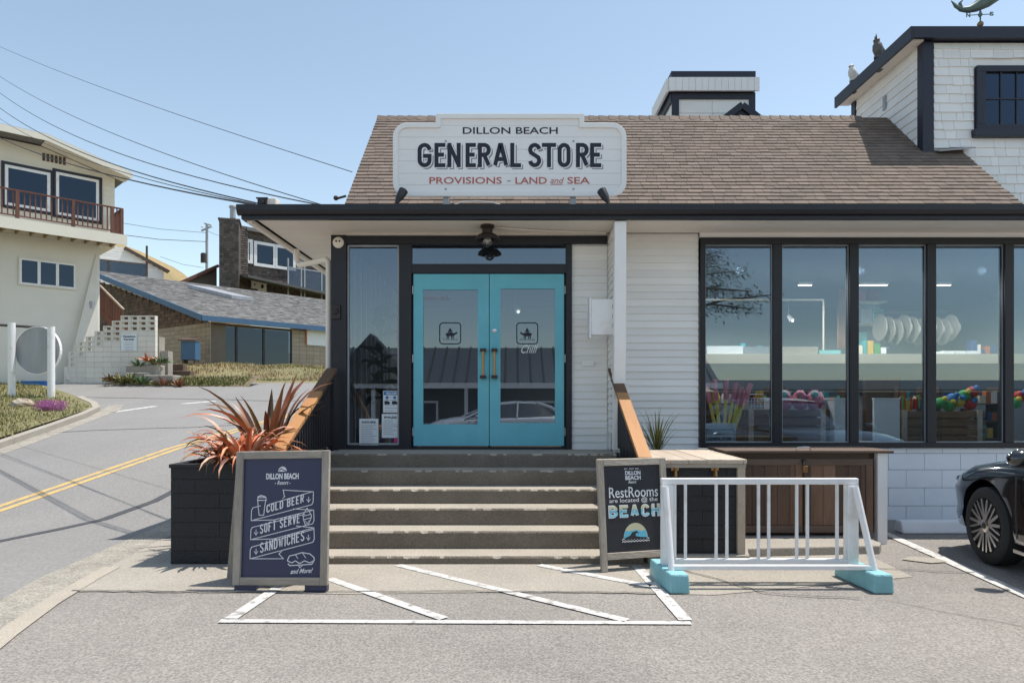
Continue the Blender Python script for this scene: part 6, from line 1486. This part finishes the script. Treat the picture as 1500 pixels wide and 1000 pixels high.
blades('bank_grass', 'dry straw grass on the bank in front of the tan block building', BP, 12000, lambda x, y: .05 + .13 * pn_(x, y), bankz, M_straw2, .02, lambda x, y: .12 + .88 * pn_(x, y) ** 1.5)
blades('bank_grass', 'green weeds along the foot of the tan block building and road edge', BP, 6500, lambda x, y: .10, bankz, M_grass, .022, lambda x, y: (.06 + (.94 if y > 29.5 or y < 26.0 else 0)) * (1 - .7 * pn_(x, y)))
bedm = MB(); V = []; F = []
for j in range(9):
    for i in range(41):
        t = i / 40; x = -14.6 + 5.6 * t; y = 23.35 + .25 * math.sin(t * 5) * 0 + 1.22 * j / 8 + (.35 * (1 - t) if j < 8 else 0) * .0
        V.append((x, y + (1 - t) * .6 * (1 - j / 8), T(y) - .03 + (.04 + .26 * (j / 8) ** .7 * min(1, t * 2.2)) * (1 if j else 0) + random.uniform(0, .03)))
for j in range(8):
    for i in range(40): a = j * 41 + i; F.append((a, a + 1, a + 42, a + 41))
bedm.add(V, F).build('garden_bed', M_soil2, kind='structure', smooth=True)
blades('bed_weeds', 'green weeds and ground cover in the bed before the pierced wall', [(-14.4, 24.0), (-12.5, 23.55), (-9.2, 23.5), (-9.2, 24.4), (-14.4, 24.4)], 3500, lambda x, y: .11, lambda x, y: T(y) + .05 + .2 * max(0, min(1, (y - 23.5))), M_grass, .025)
for i, (px, py, d, w_, h_) in enumerate(((200, 553, 23.9, .8, .4), (230, 557, 23.7, 1.1, .42), (207, 541, 24.2, 1.1, .36))):
    c = P(px, py, d); o = MB().box(c.x - w_ / 2, c.x + w_ / 2, d, d + .6, T(d) - .1, c.z + h_ * .45).build('concrete_slab', M_apron, None, bevel=.03)
    tag(o, ['small concrete garden slab left of the succulents', 'pale concrete garden slab nearest the road bend', 'upper concrete garden slab below the orange flowers'][i], 'slab')
lw = ['lowest weathered timber step by the road', 'second weathered timber step up the bank', 'third weathered timber step up the bank', 'top weathered timber step below the blue cabinet']
for i, (px, py, d) in enumerate(((281, 566, 23.7), (271, 556, 24.4), (261, 546, 25.3), (251, 536, 26.3))):
    c = P(px, py, d); o = MB().box(c.x - .45, c.x + .45, d, d + .35, c.z - .35, c.z + .08).build('timber_step', M_brownwoodh, None, bevel=.02); tag(o, lw[i], 'step', 'timber steps up the planted bank')
sc = [(163, 558, 23.75, M_flaxd, 'dark red succulent rosette at the foot of the pierced wall'), (179, 559, 23.75, M_yucca, 'straw green tuft beside the red rosette'), (191, 557, 23.7, M_yucca, 'yellow green succulent in the middle of the roadside bed'), (208, 560, 23.55, M_green, 'spiky dark green succulent by the garden slab'), (240, 563, 23.55, M_flaxd, 'reddish succulent in front of the pale garden slab'), (262, 567, 23.5, M_flaxd, 'small red succulent beside the lowest timber step'), (217, 528, 24.3, M_flax, 'orange red flowering clump on the upper garden bed'), (228, 533, 24.3, M_yucca, 'yellow green clump right of the orange flowers'), (237, 531, 24.4, M_green, 'dark green clump at the top of the garden bed'), (203, 536, 24.25, M_green, 'leafy green clump left of the orange flowers')]
for (px, py, d, m_, lb_) in sc: c = P(px, py, d); c.z = max(c.z, T(d) + .02) - .03; plant('succulent_plant', tuple(c), lb_, 'plant', m_, 26, (.2, .45), (.05, .09), (15, 80), (.2, 1.0), .12)

# ------------------------------------------------------------------ dark shingled house beyond
FC = Frame(-20.8, 48, .72, .70)
hC = thing('shingled_house', tuple(FC.w((0, 0, 4))), 'dark weathered shingle house with a tall square tower and white framed windows', 'house')
def pc(px, py, dep=0): return FC.pix(px, py, dep)
def shk(a0, a1, z0, z1, dep, fr, pt, st_=.17, tilt=0):
    m_ = MB(fr); z = z0
    while z < z1 - .05:
        a = a0
        while a < a1 - .02:
            wd = random.uniform(.14, .34); b_ = min(a + wd - .015, a1)
            m_.hexa([(a, dep - .04, z), (b_, dep - .04, z), (b_, dep, z), (a, dep, z), (a, dep - .008, min(z + st_ + .03, z1)), (b_, dep - .008, min(z + st_ + .03, z1)), (b_, dep, min(z + st_ + .03, z1)), (a, dep, min(z + st_ + .03, z1))]); a += wd
        z += st_
    return m_.build('wall_shakes', M_dshake, pt, kind='stuff')
FT = Frame(-20.6, 47, .95, .31); zlow = pc(335, 440)[1] - 1
t0, t1 = FT.pix(321, 330)[0], FT.pix(350, 330)[0]; ztw = FT.pix(335, 322)[1]; FC_ = FC; FC = FT
MB(FC).box(t0, t1, 0, 3, zlow, ztw).build('tower', M_dshake, hC); shk(t0, t1, zlow, ztw, 0, FC, hC)
MB(FC).box(t0 - .08, t1 + .08, -.08, 3.1, ztw + .005, ztw + .1).build('tower_cap', M_dshake, hC)
FC = FC_; t0 = pc(321, 330)[0]; t1 = pc(350, 330)[0]
t2 = pc(363, 330, .0)[0]; ztw2 = pc(357, 331)[1]
MB(FC).box(t1 + .01, t2, .0, 2.8, zlow, ztw2).build('tower_bay', M_dshake, hC); shk(t1 + .1, t2, zlow, ztw2, -.0, FC, hC)
fl_ = Vector(P(341, 320, 48.5)); MB().tube([fl_, fl_ + Vector((0, 0, .75))], .20, 12).lathe(fl_ + Vector((0, 0, .75)), [(.26, 0), (.26, .12), (.08, .22)], 12).build('flue', M_galv, hC)
zw1 = pc(400, 352)[1] + .1; zw0 = pc(370, 418)[1] - 2.0; aw1 = pc(520, 400)[0]
MB(FC).box(t2 + .01, aw1, .3, 5, zw0, zw1 + .3).build('main_wall', M_dshake, hC); shk(t2 + .01, aw1, zw0, zw1 + .3, .3, FC, hC)
MB(FC).box(t2 - .1, aw1, -.1, 5, zw1 + .3, zw1 + .55).build('roof_edge', M_gshingle, hC)
def winC(px0, px1, pyt, pyb):
    a0, zt = pc(px0, pyt, .2); a1, _ = pc(px1, pyt, .2); _, zb_ = pc(px0, pyb, .2)
    w_ = ribbon(Plane(FC.w((0, .25, 0)), FC.u, (0, 0, 1)), [(a0, zb_), (a0, zt), (a1, zt), (a1, zb_)], .22, 0, .1, True).build('window', M_rack, hC); MB(FC).box(a0, a1, .2, .22, zb_, zt).build('pane', M_hglass, w_)
winC(362, 368, 352, 383); winC(374, 402, 355, 387); winC(404, 431, 360, 391)
winC(370, 376, 412, 420) ; winC(380, 388, 414, 424)
gl_ = MB(FC); MB(FC).prism([(t0 - 4.6, zlow + .2), (t0 - .01, zlow + .2), (t0 - .01, ztw - 3.1), (t0 - 4.6, zlow + .6)], .4, 4, 'xz').build('side_wing', M_dshake, hC)
MB().beam(FC.w((t0 - 4.8, .3, zlow + .55)), FC.w((t0 - .01, .3, ztw - 3.0)), .6, .2).build('wing_rake', M_redwood, hC)
za = pc(360, 405, -2)[1]; MB(FC).hexa([(t2 - 1, -2.4, za - .1), (aw1, -2.4, za - 1.0), (aw1, .28, za - .6), (t2 - 1, .28, za + .3), (t2 - 1, -2.4, za + .06), (aw1, -2.4, za - .84), (aw1, .28, za - .44), (t2 - 1, .28, za + .46)]).build('lower_roof', M_gshingle, hC)
bk = thing('balcony_rail', tuple(FC.w((t2 + 3, -1, za))), 'glass panelled balcony rail on posts in front of the dark shingled house', 'railing')
for px in (422, 441, 446, 471): a = pc(px, 400, -1.2)[0]; MB(FC).box(a - .05, a + .05, -1.25, -1.15, za - .9, za + 1.9).build('rail_post', M_galv, bk)
a0_, a1_3 = pc(422, 400, -1.2)[0], pc(500, 400, -1.2)[0]; MB(FC).box(a0_, a1_3, -1.24, -1.16, za + 1.2, za + 1.28).build('top_rail', M_galv, bk); MB(FC).box(a0_ + .06, a1_3, -1.21, -1.19, za - .3, za + 1.19).build('glass_panel', glass('dark_rail_glass', (.55, .58, .6), .02, (.7, .8, 1)), bk)

# pale house and its glazed terrace between the cream house and the hill
FD = Frame(-27.5, 46, .8, .6)
hD = thing('pale_clapboard_house', tuple(FD.w((0, 0, 4))), 'pale grey clapboard gable house half hidden behind the grey roof', 'house')
def pd(px, py, dep=0): return FD.pix(px, py, dep)
g0 = pd(150, 360); g1 = pd(184, 366); g2 = pd(240, 398); zz0 = g2[1] - 4
MB(FD).prism([(g0[0] - 3, zz0), (g2[0], zz0), (g2[0], g2[1]), (g1[0], g1[1]), (g0[0] - 3, g1[1] - 1.2)], 0, 5, 'xz').build('gable_wall', M_whiteb, hD)
z = zz0; ss = MB(FD)
while z < g1[1]:
    xe = g2[0] if z < g2[1] else g2[0] - (z - g2[1]) / (g1[1] - g2[1]) * (g2[0] - g1[0]); ss.box(g0[0] - 1, xe - .1, -.02, -.001, z, z + .15); z += .18
ss.build('clapboards', M_whiteb, hD, kind='stuff')
MB().beam(FD.w((g1[0] - .1, -.1, g1[1] + .1)), FD.w((g2[0] + .3, -.1, g2[1] + .0)), .6, .14).build('roof_edge', M_shelf, hD)
tr_ = thing('terrace_rail', tuple(FD.w((0, -3, 6))), 'dark framed glass terrace rail above the grey roof', 'railing')
ta0, tz = pd(148, 379, -2.5); ta1 = pd(216, 385, -2.5)[0]
MB(FD).box(ta0 - 1.5, ta1, -2.54, -2.46, tz - .1, tz - .02).build('top_rail', M_shelf, tr_)
for px in (159, 215): a = pd(px, 380, -2.5)[0]; MB(FD).box(a - .06, a + .06, -2.56, -2.44, tz - 1.4, tz - .02 + (1.2 if px > 200 else 0)).build('rail_post', M_shelf, tr_)
MB(FD).box(ta0 - 1.5, ta1 - .1, -2.51, -2.49, tz - 1.2, tz - .11).build('glass_panel', M_hglass, tr_)
MB(FD).box(ta0 - 1.5, ta1 + .1, -2.6, -.1, tz - 1.6, tz - 1.41).build('terrace_floor', M_cream, tr_)

# utility pole and overhead wires
pb = P(303, 400, 72); up_ = thing('utility_pole', (pb.x, 72, T(72)), 'grey timber utility pole with crossarm and transformer before the dry hill', 'utility pole')
MB().tube([Vector((pb.x, 72, T(72))), P(303, 328, 72)], [.20, .13], 10).build('pole', M_galv, up_)
MB().beam(P(295, 338, 72), P(311, 331, 72), .14, .16).build('crossarm', M_galv, up_); MB().beam(P(299, 327, 72), P(309, 330, 72), .1, .12).build('crossarm', M_galv, up_)
c = P(298, 377, 71.7); MB().lathe(c, [(.28, -.5), (.28, .4), (.1, .5)], 12).build('transformer', M_iron, up_, smooth=True); MB().beam(P(294, 384, 71.9), P(304, 384, 71.9), .1, .12).build('transformer_arm', M_galv, up_)
for px in (296, 303, 310): MB().ball(P(px, 332, 72), .12, 8, 6).build('insulator', M_rack, up_)
wires = [((-40, 50, 24), (516, 252, 8.7), .15, .010, 'topmost thin service wire running down to the roof ridge side'),
         ((-40, 84, 22), (478, 302, 7.6), .35, .011, 'second service wire from the top left to the porch roof'),
         ((-40, 103, 22), (482, 303, 7.5), .55, .014, 'third wire, crossing the others above the cream house'),
         ((-40, 124, 22), (378, 298, 7.4), .45, .016, 'thick wire ending at the porch roof corner camera'),
         ((-40, 143, 22), (374, 299, 7.35), .40, .011, 'thin wire just below the thick one left of the camera'),
         ((-40, 180, 21), (372, 300, 7.3), .25, .019, 'lowest thick cable passing across the cream house eave')]
for (a, b, sg_, r_, lb_) in wires:
    A_ = P(*a); B_ = P(*b); pts = []
    for i in range(-14, 25):
        t = i / 24; q = A_ + (B_ - A_) * t; q.z -= sg_ * 4 * t * (1 - t); pts.append(q)
    t_ = MB().tube(pts, r_ * .5, 6).build('overhead_wire', M_wire, None); tag(t_, lb_, 'wire', 'overhead wires running from the left to the porch roof')
for (a, b, r_, lb_) in (((150, 322, 60), (303, 341, 72), .02, 'upper distant wire between the cream house and the utility pole'), ((150, 340, 60), (303, 354, 72), .028, 'lower distant wire between the cream house and the utility pole'), ((303, 338, 72), (330, 345, 90), .02, 'short distant wire right of the utility pole'), ((235, 376, 66), (298, 392, 72), .018, 'faint distant wire low over the dry hill')):
    t_ = MB().tube([P(*a), P(*a).lerp(P(*b), .5) + Vector((0, 0, -.2)), P(*b)], r_, 6).build('overhead_wire', M_wire, None); tag(t_, lb_, 'wire')

# ------------------------------------------------------------------ across the road, behind the camera (seen in the glass)
nb_ = thing('dark_cabin', (0, -17, -.8), 'dark clapboard cabin with grey metal roof, seen only in the glass reflections', 'building')
MB().box(-13, 9, -22, -17, -1.2, 2.1).build('wall', M_dkwall, nb_)
MB().hexa([(-13.6, -16.0, 2.0), (9.6, -16.0, 2.0), (9.6, -19.5, 3.9), (-13.6, -19.5, 3.9), (-13.6, -16.0, 2.1), (9.6, -16.0, 2.1), (9.6, -19.5, 4.0), (-13.6, -19.5, 4.0)]).build('metal_roof', M_mroof, nb_)
x = -13.5
while x < 9.6: MB().beam((x, -15.98, 2.13), (x, -19.5, 4.03), .07, .09).build('roof_seam', M_dkwall, nb_); x += .6
MB().box(-13.7, 9.7, -16.03, -15.98, 1.88, 2.13).build('fascia', M_white, nb_)
MB().box(-13.6, -9, -16.2, -16.05, -1.2, 1.87).build('porch_wall', M_dkwall, nb_)
for x in (-6.5, -2.2, 3.8, 8.6): MB().box(x, x + .16, -16.3, -16.14, -1.1, 1.88).build('porch_post', M_white, nb_)
for x in (-4.8, .8, 5.6):
    w_ = MB().box(x - .1, x + 1.3, -16.99, -16.94, -.3, 1.3).build('window', M_white, nb_); MB().box(x, x + 1.2, -16.935, -16.93, -.2, 1.2).build('pane', M_hglass, w_)
MB().prism([(-8.6, 2.1), (-4.4, 2.1), (-6.5, 4.4)], -17.2, -15.9, 'xz').build('porch_gable', M_dkwall, nb_)
ls_ = thing('low_dark_shed', (18, -18, -1), 'long low dark shed across the road, seen only as a reflection in the shop windows', 'building')
MB().box(9.9, 30, -21, -18, -1.2, 1.75).build('wall', M_dkwall, ls_); MB().hexa([(9.8, -17.6, 1.76), (30.2, -17.6, 1.76), (30.2, -21.2, 2.3), (9.8, -21.2, 2.3), (9.8, -17.6, 1.86), (30.2, -17.6, 1.86), (30.2, -21.2, 2.4), (9.8, -21.2, 2.4)]).build('roof', M_dkwall, ls_)
for x in (11.5, 16, 21, 25.5): q__ = MB().box(x, x + 1.5, -17.99, -17.95, -.9, 1.1).build('door', M_brownwood, ls_)
# windblown cypress whose bough shows in the first shop window
tr = thing('cypress_tree', (5.4, -8.5, -.6), 'windblown cypress across the road, seen only reflected in the first shop window', 'tree')
MB().tube([(5.5, -8.5, -.8), (5.35, -8.5, 2), (5.5, -8.4, 4.4), (5.6, -8.5, 6.0), (6.0, -8.5, 7.6)], [.30, .24, .2, .13, .05], 10).build('trunk', M_bark, tr, smooth=True)
lim = MB(); cr_ = MB()
for i in range(9):
    t = i / 8; s_ = Vector((5.5, -8.45, 4.3 + 2.0 * t)); e_ = s_ + Vector((random.uniform(2.2, 3.7) * (1 - .45 * t), random.uniform(-.8, .8), random.uniform(-.1, .7)))
    lim.tube([s_, s_.lerp(e_, .5) + Vector((0, 0, .15)), e_], [.07, .04, .015], 6)
    for k in range(420):
        q = s_.lerp(e_, random.uniform(.2, 1.02)) + Vector((random.gauss(0, .16), random.gauss(0, .25), random.gauss(-.05, .13))); d_ = Vector((random.uniform(.1, 1), random.uniform(-.5, .5), random.uniform(-.5, .3))).normalized(); l_ = random.uniform(.10, .24); sd_ = d_.cross(Vector((0, 0, 1))).normalized() * .03
        cr_.add([q - sd_, q + sd_, q + d_ * l_], [(0, 1, 2)])
lim.build('limb', M_bark, tr); cr_.build('crown', M_cypress, tr, kind='stuff')
